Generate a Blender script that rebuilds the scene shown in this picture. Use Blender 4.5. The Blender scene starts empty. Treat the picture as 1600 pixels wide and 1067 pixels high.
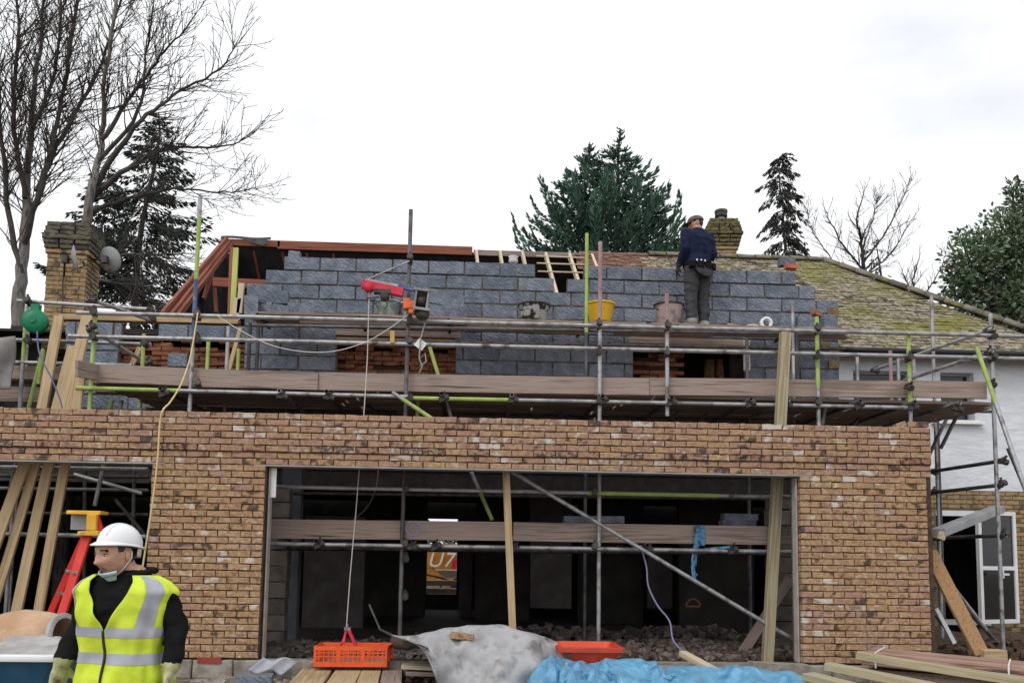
import bpy, math, random
from mathutils import Vector as V, Matrix, noise
R = math.radians
random.seed(11)
rnd = random.uniform
S = bpy.context.scene
COL = S.collection

# ---------------------------------------------------------------- camera
F = 1300.0; PPY = 750.0                      # focal length and principal point row, in photograph pixels
PHI, PSI, ROL = R(5.27), R(2.7), R(0.82)     # pitch up, turn right, roll
CAMZ = 1.6
fw = V((math.sin(PSI) * math.cos(PHI), math.cos(PSI) * math.cos(PHI), math.sin(PHI)))
rt0 = V((math.cos(PSI), -math.sin(PSI), 0)); up0 = rt0.cross(fw)
rt = rt0 * math.cos(ROL) + up0 * math.sin(ROL)
up = up0 * math.cos(ROL) - rt0 * math.sin(ROL)
cam = bpy.data.cameras.new('camera'); co = bpy.data.objects.new('camera', cam); COL.objects.link(co)
cam.sensor_width = 36; cam.lens = F / 1600 * 36; cam.shift_y = (PPY - 533.5) / 1600
cam.clip_start = 0.1; cam.clip_end = 2000
m = Matrix((rt, up, -fw)).transposed().to_4x4(); m.translation = (0, 0, CAMZ)
co.matrix_world = m
S.camera = co

# ---------------------------------------------------------------- sky, sun, exposure
SUN_EL, SUN_AZ = R(48), R(-35)               # azimuth measured from -Y (behind the camera) towards -X
w = bpy.data.worlds.new('World'); S.world = w; w.use_nodes = True
nt = w.node_tree; nt.nodes.clear()
def N(t, **k):
    n = nt.nodes.new(t)
    for a, b in k.items(): setattr(n, a, b)
    return n
out = N('ShaderNodeOutputWorld'); bg = N('ShaderNodeBackground'); bg.inputs['Strength'].default_value = 0.15
sky = N('ShaderNodeTexSky', sky_type='NISHITA', sun_disc=False)
sky.sun_elevation = SUN_EL; sky.sun_rotation = math.pi - SUN_AZ
sky.dust_density = 4.0; sky.air_density = 1.0; sky.ozone_density = 1.0
hs = N('ShaderNodeHueSaturation'); hs.inputs['Saturation'].default_value = 0.10
tc = N('ShaderNodeTexCoord'); mp = N('ShaderNodeMapping'); mp.inputs['Scale'].default_value = (1.6, 1.6, 4.0); mp.inputs['Location'].default_value = (2.74, 4.2, 1.4)
nz = N('ShaderNodeTexNoise'); nz.inputs['Scale'].default_value = 1.7; nz.inputs['Detail'].default_value = 5
rp = N('ShaderNodeValToRGB'); rp.color_ramp.elements[0].position = 0.30; rp.color_ramp.elements[1].position = 0.46
rp.color_ramp.elements[0].color = (0.80, 0.82, 0.86, 1); rp.color_ramp.elements[1].color = (1, 1, 1, 1)
mx = N('ShaderNodeMix', data_type='RGBA', blend_type='MULTIPLY'); mx.inputs[0].default_value = 1
L = nt.links.new
L(sky.outputs[0], hs.inputs['Color']); L(tc.outputs['Generated'], mp.inputs[0]); L(mp.outputs[0], nz.inputs['Vector'])
ov = N('ShaderNodeMix', data_type='RGBA'); ov.inputs[0].default_value = 0.8; ov.inputs[7].default_value = (5.75, 5.8, 5.92, 1)   # the overcast veil
L(nz.outputs['Fac'], rp.inputs[0]); L(hs.outputs[0], ov.inputs[6]); L(ov.outputs[2], mx.inputs[6]); L(rp.outputs[0], mx.inputs[7])
L(mx.outputs[2], bg.inputs['Color']); L(bg.outputs[0], out.inputs['Surface'])
sl = bpy.data.lights.new('sun', 'SUN'); so = bpy.data.objects.new('sun', sl); COL.objects.link(so)
sl.energy = 0.6; sl.angle = R(25); sl.color = (1.0, 0.965, 0.92)
sd = V((math.sin(SUN_AZ) * math.cos(SUN_EL), -math.cos(SUN_AZ) * math.cos(SUN_EL), math.sin(SUN_EL)))
so.rotation_euler = sd.to_track_quat('Z', 'Y').to_euler()
S.view_settings.view_transform = 'Standard'; S.view_settings.look = 'None'
S.view_settings.gamma = 1; S.view_settings.use_curve_mapping = False
S.view_settings.exposure = 0.48

# ---------------------------------------------------------------- measuring: a photograph pixel at a known distance
def P(x, y, Y):
    d = fw + rt * ((x - 800) / F) + up * ((PPY - y) / F)
    return V((0, 0, CAMZ)) + d * (Y / d.y)
def proj(p):
    q = V(p) - V((0, 0, CAMZ)); z = q.dot(fw)
    return 800 + F * q.dot(rt) / z, PPY - F * q.dot(up) / z, z
def PZ(x, y, z):                               # pixel on a horizontal level
    d = fw + rt * ((x - 800) / F) + up * ((PPY - y) / F)
    return V((0, 0, CAMZ)) + d * ((z - CAMZ) / d.z)

# ---------------------------------------------------------------- materials
MATS = {}
def M(name, stops, scale=6, rough=0.85, bump=0.15, bscale=45, metal=0.0, stretch=(1, 1, 1), rand=0.0, island=0.0,
      detail=5, spec=0.3, wave=0.0, dirt=None, dirtpos=(0.5, 0.65), dscale=3.0, dworld=False, lo=0.35, hi=0.65):
    """stops: list of colours spread over a noise; rand / island: how much of the ramp the piece's own number picks."""
    if name in MATS: return MATS[name]
    mt = bpy.data.materials.new(name); mt.use_nodes = True; t = mt.node_tree; nn = t.nodes; lk = t.links.new
    b = nn['Principled BSDF']; b.inputs['Roughness'].default_value = rough; b.inputs['Metallic'].default_value = metal
    b.inputs['Specular IOR Level'].default_value = spec
    c = nn.new('ShaderNodeTexCoord'); oi = nn.new('ShaderNodeObjectInfo'); ge = nn.new('ShaderNodeNewGeometry')
    mapn = nn.new('ShaderNodeMapping'); mapn.inputs['Scale'].default_value = stretch
    of = nn.new('ShaderNodeMath'); of.operation = 'ADD'; lk(oi.outputs['Random'], of.inputs[0]); lk(ge.outputs['Random Per Island'], of.inputs[1])
    o2 = nn.new('ShaderNodeMath'); o2.operation = 'MULTIPLY'; o2.inputs[1].default_value = 37.0; lk(of.outputs[0], o2.inputs[0])
    va = nn.new('ShaderNodeVectorMath'); va.operation = 'ADD'
    lk(c.outputs['Object'], mapn.inputs[0]); lk(mapn.outputs[0], va.inputs[0])
    if rand or island: lk(o2.outputs[0], va.inputs[1])
    n1 = nn.new('ShaderNodeTexNoise'); n1.inputs['Scale'].default_value = scale; n1.inputs['Detail'].default_value = detail
    lk(va.outputs[0], n1.inputs['Vector'])
    ramp = nn.new('ShaderNodeValToRGB'); cr = ramp.color_ramp
    k = len(stops)
    for i, s in enumerate(stops):
        pos = lo + (hi - lo) * i / max(1, k - 1)
        e = cr.elements[i] if i < 2 else cr.elements.new(pos)
        e.position = pos; e.color = (*s, 1)
    if k == 1: cr.elements[1].color = (*stops[0], 1)
    fac = n1.outputs['Fac']
    if rand or island:
        fr = nn.new('ShaderNodeMath'); fr.operation = 'FRACT'; lk(of.outputs[0], fr.inputs[0])
        a = nn.new('ShaderNodeMath'); a.operation = 'MULTIPLY_ADD'; r_ = max(rand, island)
        lk(fr.outputs[0], a.inputs[0]); a.inputs[1].default_value = r_ ; a.inputs[2].default_value = -r_ / 2
        a2 = nn.new('ShaderNodeMath'); a2.operation = 'ADD'; lk(a.outputs[0], a2.inputs[0]); lk(n1.outputs['Fac'], a2.inputs[1])
        fac = a2.outputs[0]
    lk(fac, ramp.inputs[0]); colout = ramp.outputs[0]
    if dirt:
        dsrc = ge.outputs['Position'] if dworld else va.outputs[0]
        n3 = nn.new('ShaderNodeTexNoise'); n3.inputs['Scale'].default_value = dscale; n3.inputs['Detail'].default_value = 6
        lk(dsrc, n3.inputs['Vector'])
        r3 = nn.new('ShaderNodeValToRGB'); r3.color_ramp.elements[0].position = dirtpos[0]; r3.color_ramp.elements[1].position = dirtpos[1]
        lk(n3.outputs['Fac'], r3.inputs[0])
        mxx = nn.new('ShaderNodeMix'); mxx.data_type = 'RGBA'; lk(r3.outputs[0], mxx.inputs[0]); lk(colout, mxx.inputs[6]); mxx.inputs[7].default_value = (*dirt, 1)
        colout = mxx.outputs[2]
    lk(colout, b.inputs['Base Color'])
    if bump:
        n2 = nn.new('ShaderNodeTexNoise'); n2.inputs['Scale'].default_value = bscale; n2.inputs['Detail'].default_value = 6
        lk(va.outputs[0], n2.inputs['Vector'])
        bp = nn.new('ShaderNodeBump'); bp.inputs['Strength'].default_value = bump; bp.inputs['Distance'].default_value = 0.02
        h = n2.outputs['Fac']
        if wave:
            wv = nn.new('ShaderNodeTexWave'); wv.wave_type = 'BANDS'; wv.bands_direction = 'DIAGONAL'
            wv.inputs['Scale'].default_value = wave; wv.inputs['Distortion'].default_value = 9; wv.inputs['Detail'].default_value = 2; wv.inputs['Detail Scale'].default_value = 1.4
            lk(va.outputs[0], wv.inputs['Vector'])
            ad = nn.new('ShaderNodeMath'); ad.operation = 'ADD'; lk(h, ad.inputs[0]); lk(wv.outputs['Fac'], ad.inputs[1]); h = ad.outputs[0]
        lk(h, bp.inputs['Height']); lk(bp.outputs[0], b.inputs['Normal'])
    MATS[name] = mt
    return mt

brick_tan = M('brick_tan', [(.08, .058, .04), (.33, .203, .105), (.40, .26, .145), (.265, .15, .09), (.44, .30, .185), (.30, .185, .11), (.38, .25, .125), (.52, .46, .40)],
              scale=9, rand=.43, island=.43, bump=.5, bscale=30, dirt=(.15, .10, .07), dirtpos=(.63, .76), dscale=13, lo=.2, hi=.8)
brick_pink = M('brick_pink', [(.08, .06, .05), (.285, .16, .108), (.37, .228, .16), (.30, .177, .118), (.41, .27, .17), (.25, .15, .105), (.39, .285, .215), (.52, .47, .42)],
               scale=9, rand=.43, island=.43, bump=.5, bscale=30, dirt=(.14, .095, .075), dirtpos=(.63, .76), dscale=13, lo=.2, hi=.8)
brick_dark = M('brick_dark', [(.03, .026, .026), (.24, .12, .08), (.36, .22, .14), (.05, .04, .038), (.46, .36, .29)], scale=14, rand=.3, island=.3, bump=.5, bscale=30, lo=.25, hi=.75)
mortar = M('mortar', [(.045, .028, .02), (.085, .052, .035)], scale=12, bump=.4)
block_m = M('block', [(.115, .135, .17), (.155, .178, .22), (.20, .222, .268)], scale=7, rand=.25, island=.25, bump=.55, bscale=60, wave=7, dirt=(.26, .28, .31), dirtpos=(.68, .86), dscale=9)
block_mort = M('block_mortar', [(.05, .042, .034), (.17, .145, .11)], scale=9, bump=.4)
foot_m = M('footing', [(.22, .20, .17), (.34, .31, .27), (.27, .25, .22)], scale=6, rand=.2, island=.2, bump=.5, bscale=25, dirt=(.14, .12, .09), dirtpos=(.5, .7))
wood = M('timber', [(.33, .23, .125), (.48, .36, .22), (.40, .29, .165)], scale=4, stretch=(.35, 9, 9), rand=.2, bump=.2, bscale=10, dirt=(.12, .07, .03), dirtpos=(.70, .76), dscale=2.4)
wood_g = M('timber_treated', [(.27, .23, .14), (.40, .35, .23), (.33, .28, .17)], scale=4, stretch=(.35, 9, 9), rand=.15, bump=.2, bscale=10, dirt=(.10, .07, .03), dirtpos=(.70, .76), dscale=2.4)
wood_old = M('timber_weathered', [(.20, .15, .125), (.35, .275, .235), (.28, .215, .18)], scale=4, stretch=(.35, 9, 9), rand=.22, bump=.3, bscale=10, dirt=(.10, .07, .055), dirtpos=(.62, .72), dscale=2.5)
wood_pale = M('timber_pale', [(.46, .38, .26), (.60, .52, .38)], scale=4, stretch=(.35, 9, 9), rand=.15, bump=.15, bscale=10, dirt=(.25, .17, .08), dirtpos=(.7, .76), dscale=2.4)
wood_red = M('timber_red', [(.15, .05, .03), (.27, .095, .06), (.20, .07, .045)], scale=4, stretch=(.35, 8, 8), rand=.2, bump=.2, bscale=10)
osb = M('chipboard', [(.22, .12, .06), (.36, .22, .11), (.28, .16, .08)], scale=40, stretch=(.7, 1, 1), bump=.3, bscale=60)
galv = M('galvanised', [(.22, .22, .23), (.40, .40, .41), (.30, .30, .31)], scale=5, rough=.5, metal=.55, bump=.1, rand=.2, dirt=(.11, .08, .06), dirtpos=(.55, .72), dscale=7)
galv_dk = M('steel_dark', [(.07, .07, .075), (.15, .15, .16)], scale=6, rough=.55, metal=.4, bump=.15, rand=.15, dirt=(.12, .075, .05), dirtpos=(.5, .7), dscale=9)
green_p = M('green_paint', [(.27, .37, .085), (.38, .49, .14)], scale=6, rough=.55, bump=.08, dirt=(.25, .25, .22), dirtpos=(.6, .72), dscale=12)
blue_p = M('blue_paint', [(.05, .09, .20), (.09, .14, .27)], scale=6, rough=.55, bump=.08, dirt=(.25, .25, .25), dirtpos=(.6, .72), dscale=12)
rust_p = M('rusty_pink', [(.26, .15, .15), (.38, .27, .27)], scale=7, rough=.7, bump=.1)
iron = M('iron', [(.035, .034, .035), (.09, .08, .075)], scale=9, rough=.6, metal=.4, bump=.2)
render_w = M('white_render', [(.62, .65, .70), (.72, .75, .79)], scale=3, bump=1.0, bscale=5, stretch=(1, 1, 2.2), rough=.9, dirt=(.52, .54, .55), dirtpos=(.56, .75), dscale=1.5)
white_p = M('white_plastic', [(.68, .69, .71), (.78, .79, .80)], scale=3, rough=.4, bump=.03)
grey_pf = M('grey_profile', [(.24, .245, .25), (.33, .335, .34)], scale=5, rough=.45, bump=.05)
dark_in = M('shaded_plaster', [(.022, .020, .019), (.04, .036, .033)], scale=2, bump=.3, dirt=(.02, .018, .017), dirtpos=(.5, .7))  # near-black base: shade of the rooms is put into the wall colour
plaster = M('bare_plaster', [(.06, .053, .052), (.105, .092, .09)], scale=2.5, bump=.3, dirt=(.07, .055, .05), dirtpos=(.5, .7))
felt = M('roof_felt', [(.018, .016, .016), (.035, .03, .03)], scale=5, bump=.3)
glass_dk = M('dark_glass', [(.012, .013, .015)], rough=.08, bump=0, spec=.5)
tile_moss = M('mossy_tile', [(.055, .045, .032), (.17, .145, .10), (.25, .22, .155), (.36, .32, .25), (.12, .105, .065)], scale=9, rand=.4, island=.4, bump=.7, bscale=50,
              dirt=(.19, .18, .04), dirtpos=(.48, .70), dscale=.9, dworld=True, lo=.25, hi=.75)
tile_red = M('red_tile', [(.08, .045, .03), (.20, .105, .07), (.14, .07, .05), (.26, .18, .14)], scale=6, rand=.3, island=.3, bump=.5, lo=.25, hi=.75)
ridge_m = M('ridge_tile', [(.10, .09, .075), (.20, .18, .15)], scale=5, rand=.25, bump=.4, dirt=(.22, .20, .05), dirtpos=(.56, .68))
hollow_m = M('orange_clay', [(.25, .095, .055), (.40, .18, .10), (.32, .13, .07)], scale=8, rand=.3, island=.3, bump=.4, dirt=(.12, .06, .04), dirtpos=(.55, .7), dscale=6)
old_brick = M('old_yellow_brick', [(.11, .08, .05), (.28, .20, .10), (.36, .25, .13), (.24, .14, .08)], scale=8, rand=.4, island=.4, bump=.5, lo=.22, hi=.78, dirt=(.07, .06, .05), dirtpos=(.58, .72), dscale=7)
corbel_m = M('lichen_brick', [(.05, .042, .036), (.13, .11, .09), (.09, .085, .05)], scale=9, rand=.3, island=.3, bump=.7, bscale=40)
corbel_g = M('mossy_brick', [(.06, .05, .035), (.15, .13, .05), (.10, .09, .04)], scale=9, rand=.3, island=.3, bump=.7, bscale=40)
soil = M('soil', [(.035, .022, .015), (.10, .065, .042), (.06, .04, .026)], scale=7, bump=1.0, bscale=30)
ground_m = M('site_earth', [(.10, .075, .05), (.20, .155, .11), (.14, .105, .075)], scale=1.3, bump=.8, bscale=12, dirt=(.07, .08, .035), dirtpos=(.58, .7), dscale=.3)
rubble_m = M('rubble', [(.04, .03, .025), (.11, .075, .06), (.20, .165, .145), (.06, .042, .035)], scale=4, rand=.4, island=.4, bump=.5, lo=.25, hi=.75)
bark = M('bark_pale', [(.06, .055, .05), (.19, .175, .16), (.10, .09, .085)], scale=4, stretch=(3, 3, .7), bump=.5, bscale=18)
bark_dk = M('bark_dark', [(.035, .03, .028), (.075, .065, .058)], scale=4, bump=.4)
def leafmat(n, st): return M(n, st, scale=1.2, island=.3, rough=.7, bump=0, lo=.3, hi=.7)
leaf_con = leafmat('needles_green', [(.018, .048, .036), (.042, .10, .07), (.085, .16, .105), (.055, .12, .082)])
leaf_dk = leafmat('needles_dark', [(.012, .019, .017), (.027, .04, .032), (.045, .062, .047)])
leaf_slim = leafmat('needles_grey', [(.015, .017, .017), (.035, .038, .036), (.05, .05, .042)])
leaf_lau = leafmat('laurel_leaf', [(.035, .06, .03), (.09, .14, .07), (.21, .27, .17), (.06, .10, .05)])
leaf_or = leafmat('orange_leaf', [(.35, .09, .03), (.45, .16, .07)])

# ---------------------------------------------------------------- mesh building
WM = {}
class MB:
    def __init__(s): s.v = []; s.f = []; s.m = []; s.k = 0
    def quad(s, *p):
        i = len(s.v); s.v += [V(q) for q in p]; s.f.append(tuple(range(i, i + len(p)))); s.m.append(s.k)
    def box(s, c, d, rot=None, jit=0.0, taper=1.0):
        c = V(c); i = len(s.v); h = [a / 2 for a in d]
        for z in (-1, 1):
            for x, y in ((-1, -1), (1, -1), (1, 1), (-1, 1)):
                t = taper if z > 0 else 1
                q = V((x * h[0] * t + rnd(-jit, jit), y * h[1] * t + rnd(-jit, jit), z * h[2] + rnd(-jit, jit)))
                s.v.append(c + (rot @ q if rot else q))
        for q in ((3, 2, 1, 0), (4, 5, 6, 7), (0, 1, 5, 4), (1, 2, 6, 5), (2, 3, 7, 6), (3, 0, 4, 7)):
            s.f.append(tuple(i + a for a in q)); s.m.append(s.k)
    def tube(s, pts, rad, n=10, cap=True):
        pts = [V(p) for p in pts]
        if not isinstance(rad, (list, tuple)): rad = [rad] * len(pts)
        i0 = len(s.v); a = None
        for k, p in enumerate(pts):
            t = (pts[min(k + 1, len(pts) - 1)] - pts[max(k - 1, 0)]).normalized()
            if a is None: a = t.orthogonal().normalized()
            else:
                a = a - t * a.dot(t); a = a.normalized() if a.length > 1e-6 else t.orthogonal().normalized()
            b = t.cross(a)
            for j in range(n):
                g = 2 * math.pi * j / n
                s.v.append(p + (a * math.cos(g) + b * math.sin(g)) * rad[k])
        for k in range(len(pts) - 1):
            for j in range(n):
                q = i0 + k * n
                s.f.append((q + j, q + (j + 1) % n, q + n + (j + 1) % n, q + n + j)); s.m.append(s.k)
        if cap:
            s.f.append(tuple(i0 + j for j in reversed(range(n)))); s.m.append(s.k)
            q = i0 + (len(pts) - 1) * n; s.f.append(tuple(q + j for j in range(n))); s.m.append(s.k)
    def loft(s, rings, cap=True, close=True):
        i0 = len(s.v); n = len(rings[0])
        for r in rings: s.v += [V(q) for q in r]
        for k in range(len(rings) - 1):
            for j in range(n if close else n - 1):
                q = i0 + k * n
                s.f.append((q + j, q + (j + 1) % n, q + n + (j + 1) % n, q + n + j)); s.m.append(s.k)
        if cap and close:
            s.f.append(tuple(i0 + j for j in reversed(range(n)))); s.m.append(s.k)
            q = i0 + (len(rings) - 1) * n; s.f.append(tuple(q + j for j in range(n))); s.m.append(s.k)
    def lathe(s, c, prof, n=20, sx=1, sy=1, rot=None, cap=True):
        c = V(c); rings = []
        for r, z in prof:
            rg = []
            for j in range(n):
                g = 2 * math.pi * j / n; q = V((r * math.cos(g) * sx, r * math.sin(g) * sy, z))
                rg.append(c + (rot @ q if rot else q))
            rings.append(rg)
        s.loft(rings, cap)
    def sphere(s, c, r, n=12, rot=None):
        r = V(r) if not isinstance(r, (int, float)) else V((r, r, r)); c = V(c); rings = []
        for k in range(1, n):
            ph = -math.pi / 2 + math.pi * k / n
            rg = []
            for j in range(n * 2):
                g = math.pi * j / n
                q = V((r.x * math.cos(ph) * math.cos(g), r.y * math.cos(ph) * math.sin(g), r.z * math.sin(ph)))
                rg.append(c + (rot @ q if rot else q))
            rings.append(rg)
        s.loft(rings)
    def grid(s, fn, nu, nv, keep=None, th=0.0):
        i0 = len(s.v)
        for a in range(nu + 1):
            for b in range(nv + 1): s.v.append(V(fn(a / nu, b / nv)))
        for a in range(nu):
            for b in range(nv):
                if keep and not keep((a + .5) / nu, (b + .5) / nv): continue
                q = i0 + a * (nv + 1) + b
                s.f.append((q, q + nv + 1, q + nv + 2, q + 1)); s.m.append(s.k)
    def mesh(s, name, mats, org, smooth=False):
        me = bpy.data.meshes.new(name)
        me.from_pydata([tuple(q - org) for q in s.v], [], s.f)
        for q in (mats if isinstance(mats, (list, tuple)) else [mats]): me.materials.append(q)
        if len(me.materials) > 1: me.polygons.foreach_set('material_index', s.m)
        if smooth: me.polygons.foreach_set('use_smooth', [True] * len(me.polygons))
        me.update()
        return me
    def build(s, name, mats, parent=None, smooth=False, org=None, bevel=0, thick=0, subdiv=0, **tags):
        if org is None:
            xs = [q.x for q in s.v]; ys = [q.y for q in s.v]; zs = [q.z for q in s.v]
            org = V(((min(xs) + max(xs)) / 2, (min(ys) + max(ys)) / 2, min(zs)))
        o = bpy.data.objects.new(name, s.mesh(name, mats, org, smooth))
        if thick:
            md = o.modifiers.new('thick', 'SOLIDIFY'); md.thickness = thick; md.offset = 0
        if subdiv:
            md = o.modifiers.new('sub', 'SUBSURF'); md.levels = md.render_levels = subdiv
        if bevel:
            md = o.modifiers.new('bevel', 'BEVEL'); md.width = bevel; md.segments = 2; md.limit_method = 'ANGLE'; md.angle_limit = R(50)
        return put(o, Matrix.Translation(org), parent, **tags)
def put(o, mw, parent=None, **tags):
    COL.objects.link(o)
    if parent is not None:
        o.parent = parent; o.matrix_parent_inverse = WM[parent].inverted()
    o.matrix_basis = mw; WM[o] = mw.copy()
    return tag(o, **tags)
def tag(o, label=None, cat=None, group=None, kind=None):
    if label: o['label'] = label
    if cat: o['category'] = cat
    if group: o['group'] = group
    if kind: o['kind'] = kind
    return o
def thing(name, label, cat, loc=(0, 0, 0), group=None):
    o = bpy.data.objects.new(name, None); o.empty_display_size = .2
    return put(o, Matrix.Translation(V(loc)), None, label=label, cat=cat, group=group)
def frame(p0, p1, hint=(0, 0, 1)):
    """matrix whose X runs from p0 to p1 and whose Z is nearest to hint; origin at the middle"""
    x = (V(p1) - V(p0)).normalized(); h = V(hint)
    if abs(x.dot(h)) > .98: h = V((0, -1, 0))
    y = h.cross(x).normalized(); z = x.cross(y)
    mm = Matrix((x, y, z)).transposed().to_4x4(); mm.translation = (V(p0) + V(p1)) / 2
    return mm
def plank(name, p0, p1, wd, th, mat, parent=None, hint=(0, 0, 1), bow=0.0, ends=None, **tags):
    """a sawn board: wd across (local Y), th thick (local Z)"""
    Ln = (V(p1) - V(p0)).length; b = MB(); n = 8; rings = []
    o = rnd(-1, 1) * bow; o2 = rnd(-1, 1) * bow
    for k in range(n + 1):
        t = k / n; x = (t - .5) * Ln; s = math.sin(math.pi * t)
        rings.append([V((x, y * wd / 2 + o * s, z * th / 2 + o2 * s)) for y, z in ((-1, -1), (1, -1), (1, 1), (-1, 1))])
    b.loft(rings)
    ob = bpy.data.objects.new(name, b.mesh(name, mat, V((0, 0, 0))))
    md = ob.modifiers.new('bevel', 'BEVEL'); md.width = min(.004, th * .15); md.segments = 1; md.limit_method = 'ANGLE'
    return put(ob, frame(p0, p1, hint), parent, **tags)
def pipe(name, p0, p1, mat, parent=None, r=.0262, segs=None, **tags):
    """a scaffold tube, hollow at the ends; segs = [(start fraction, material), ...]"""
    Ln = (V(p1) - V(p0)).length; b = MB(); mats = [mat]
    cuts = [0.0]
    if segs: mats = [q[1] for q in segs]; cuts = [q[0] for q in segs]
    n = 12
    for i, c in enumerate(cuts):
        e = cuts[i + 1] if i + 1 < len(cuts) else 1.0
        b.k = i; b.tube([((c - .5) * Ln, 0, 0), ((e - .5) * Ln, 0, 0)], r, n, cap=False)
    for sg in (-1, 1):
        b.k = 0 if sg < 0 else len(mats) - 1
        x = sg * Ln / 2
        ra = [V((x, r * math.cos(2 * math.pi * j / n), r * math.sin(2 * math.pi * j / n))) for j in range(n)]
        rb = [V((x, q.y * .82, q.z * .82)) for q in ra]; rc = [V((x - sg * .12, q.y, q.z)) for q in rb]
        rg = [ra, rb, rc] if sg > 0 else [rc, rb, ra]
        b.loft(rg, cap=False)
        b.f.append(tuple(len(b.v) - (3 * n) + (2 * n if sg > 0 else 0) + j for j in range(n))); b.m.append(b.k)
    ob = bpy.data.objects.new(name, b.mesh(name, mats, V((0, 0, 0)), True))
    return put(ob, frame(p0, p1), parent, **tags)
cb = MB()
cb.tube([(-.03, 0, 0), (.03, 0, 0)], .040, 10); cb.tube([(0, -.085, 0), (0, -.03, 0)], .040, 10)
cb.box((0, -.03, .045), (.05, .03, .03)); cb.tube([(0, -.05, .03), (0, -.05, .075)], .011, 6); cb.box((0, -.05, .075), (.026, .026, .016)); cb.box((.0, .035, -.02), (.05, .02, .05))
COUPLER = cb.mesh('coupler', iron, V((0, 0, 0)))
def coupler(p, parent, axis='x', ang=None):
    o = bpy.data.objects.new('coupler', COUPLER)
    rz = rnd(-.15, .15) + (math.pi / 2 if axis == 'y' else 0)
    mm = Matrix.Translation(V(p)) @ Matrix.Rotation(rz, 4, 'Z') @ Matrix.Rotation(rnd(-.5, .5), 4, 'X')
    return put(o, mm, parent)

def box_variants(name, mat, d, n=6, bev=.006, jit=.003):
    out = []
    for k in range(n):
        b = MB(); x, y, z = (a / 2 for a in d); rings = []
        # front face (local -Y) with a worn, slightly uneven edge
        for yy, s in ((y, 0), (-y + bev, 0), (-y, bev)):
            rg = []
            for px, pz in ((-1, -1), (-.33, -1), (.33, -1), (1, -1), (1, 1), (.33, 1), (-.33, 1), (-1, 1)):
                j = jit if yy < 0 else 0
                rg.append(V((px * (x - (s if abs(px) == 1 else 0)) + rnd(-j, j), yy + rnd(-j, j) * .6, pz * (z - s) + rnd(-j, j))))
            rings.append(rg)
        b.loft(rings)
        out.append(b.mesh(name, mat, V((0, 0, 0))))
    return out
def pieces(name, lst, parent, rest, limit=300):
    """lst: (mesh, matrix). The largest in the picture become parts of their own, the others one joined part."""
    def size(mm):
        x, y, z = proj(mm.translation)
        inside = -20 < x < 1620 and -20 < y < 1080
        return (1 if inside else 0, -z)
    lst = sorted(lst, key=lambda q: size(q[1]), reverse=True)
    for me, mm in lst[:limit]:
        put(bpy.data.objects.new(name, me), mm, parent)
    if len(lst) > limit:
        bm = {}
        for me, mm in lst[limit:]:
            key = me.materials[0].name
            b = bm.setdefault(key, (MB(), me.materials[0]))[0]; i = len(b.v)
            b.v += [mm @ q.co for q in me.vertices]
            for pl in me.polygons: b.f.append(tuple(i + a for a in pl.vertices)); b.m.append(0)
        allb = MB(); mats = []
        for key, (b, mt) in bm.items():
            i = len(allb.v); allb.v += b.v; allb.f += [tuple(i + a for a in q) for q in b.f]; allb.m += [len(mats)] * len(b.f); mats.append(mt)
        allb.build(rest, mats, parent, kind='stuff')
T = Matrix.Translation
# ================================================================ the setting
b = MB(); b.quad((-400, -60, 0), (400, -60, 0), (400, 700, 0), (-400, 700, 0))
b.build('ground', ground_m, kind='structure', org=V((0, 0, 0)))
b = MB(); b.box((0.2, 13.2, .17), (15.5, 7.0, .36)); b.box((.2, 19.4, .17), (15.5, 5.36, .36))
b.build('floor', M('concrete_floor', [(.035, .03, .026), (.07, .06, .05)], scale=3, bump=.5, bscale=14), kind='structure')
b = MB(); b.box((0, 62, .36), (160, 79, .74)); b.build('garden_terrace', ground_m, kind='structure')

# ================================================================ front brick wall
DW = 9.6
zt = P(800, 653.5, DW).z; CH = .0753; BP = .2565
xr = P(1455, 700, DW).x; xo0 = P(411, 900, DW).x; xo1 = P(1252, 900, DW).x; xl1 = P(234, 780, DW).x
xL = P(-330, 700, DW).x; xl0 = P(-250, 780, DW).x
NR = round((zt - P(1350, 1036, DW).z) / CH)
zl = zt - 8 * CH; zb = zt - NR * CH
wall = thing('brick_wall', 'new brown brick front wall with a flat band over two wide openings', 'brick wall', ((xL + xr) / 2, DW, zb))
bl = BP - .011; bh = CH - .011
full = {k: box_variants('brick', mt, (bl, .10, bh), 9, .006, .0045) for k, mt in (('t', brick_tan), ('p', brick_pink), ('d', brick_dark))}
half = {k: box_variants('brick', mt, (BP / 2 - .011, .10, bh), 4) for k, mt in (('t', brick_tan), ('p', brick_pink), ('d', brick_dark))}
lst = []
def course(z, x0, x1, off, kinds, proud):
    x = x0 + .001
    first = True
    while x < x1 - .06:
        hb = (first and off)
        wd = BP / 2 if hb else BP
        if x + wd > x1 + .03: wd = BP / 2 if x1 - x > BP * .42 else 0
        if not wd: break
        if x + wd > x1 + .03: break
        k = random.choice(kinds)
        me = random.choice((half if wd < BP * .9 else full)[k])
        lst.append((me, T((x + wd / 2 - .0, DW + .05 - proud + rnd(-.003, .003), z + CH / 2 + rnd(-.0015, .0015))) @ Matrix.Rotation(rnd(-.006, .006), 4, 'Y')))
        x += wd; first = False
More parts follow.
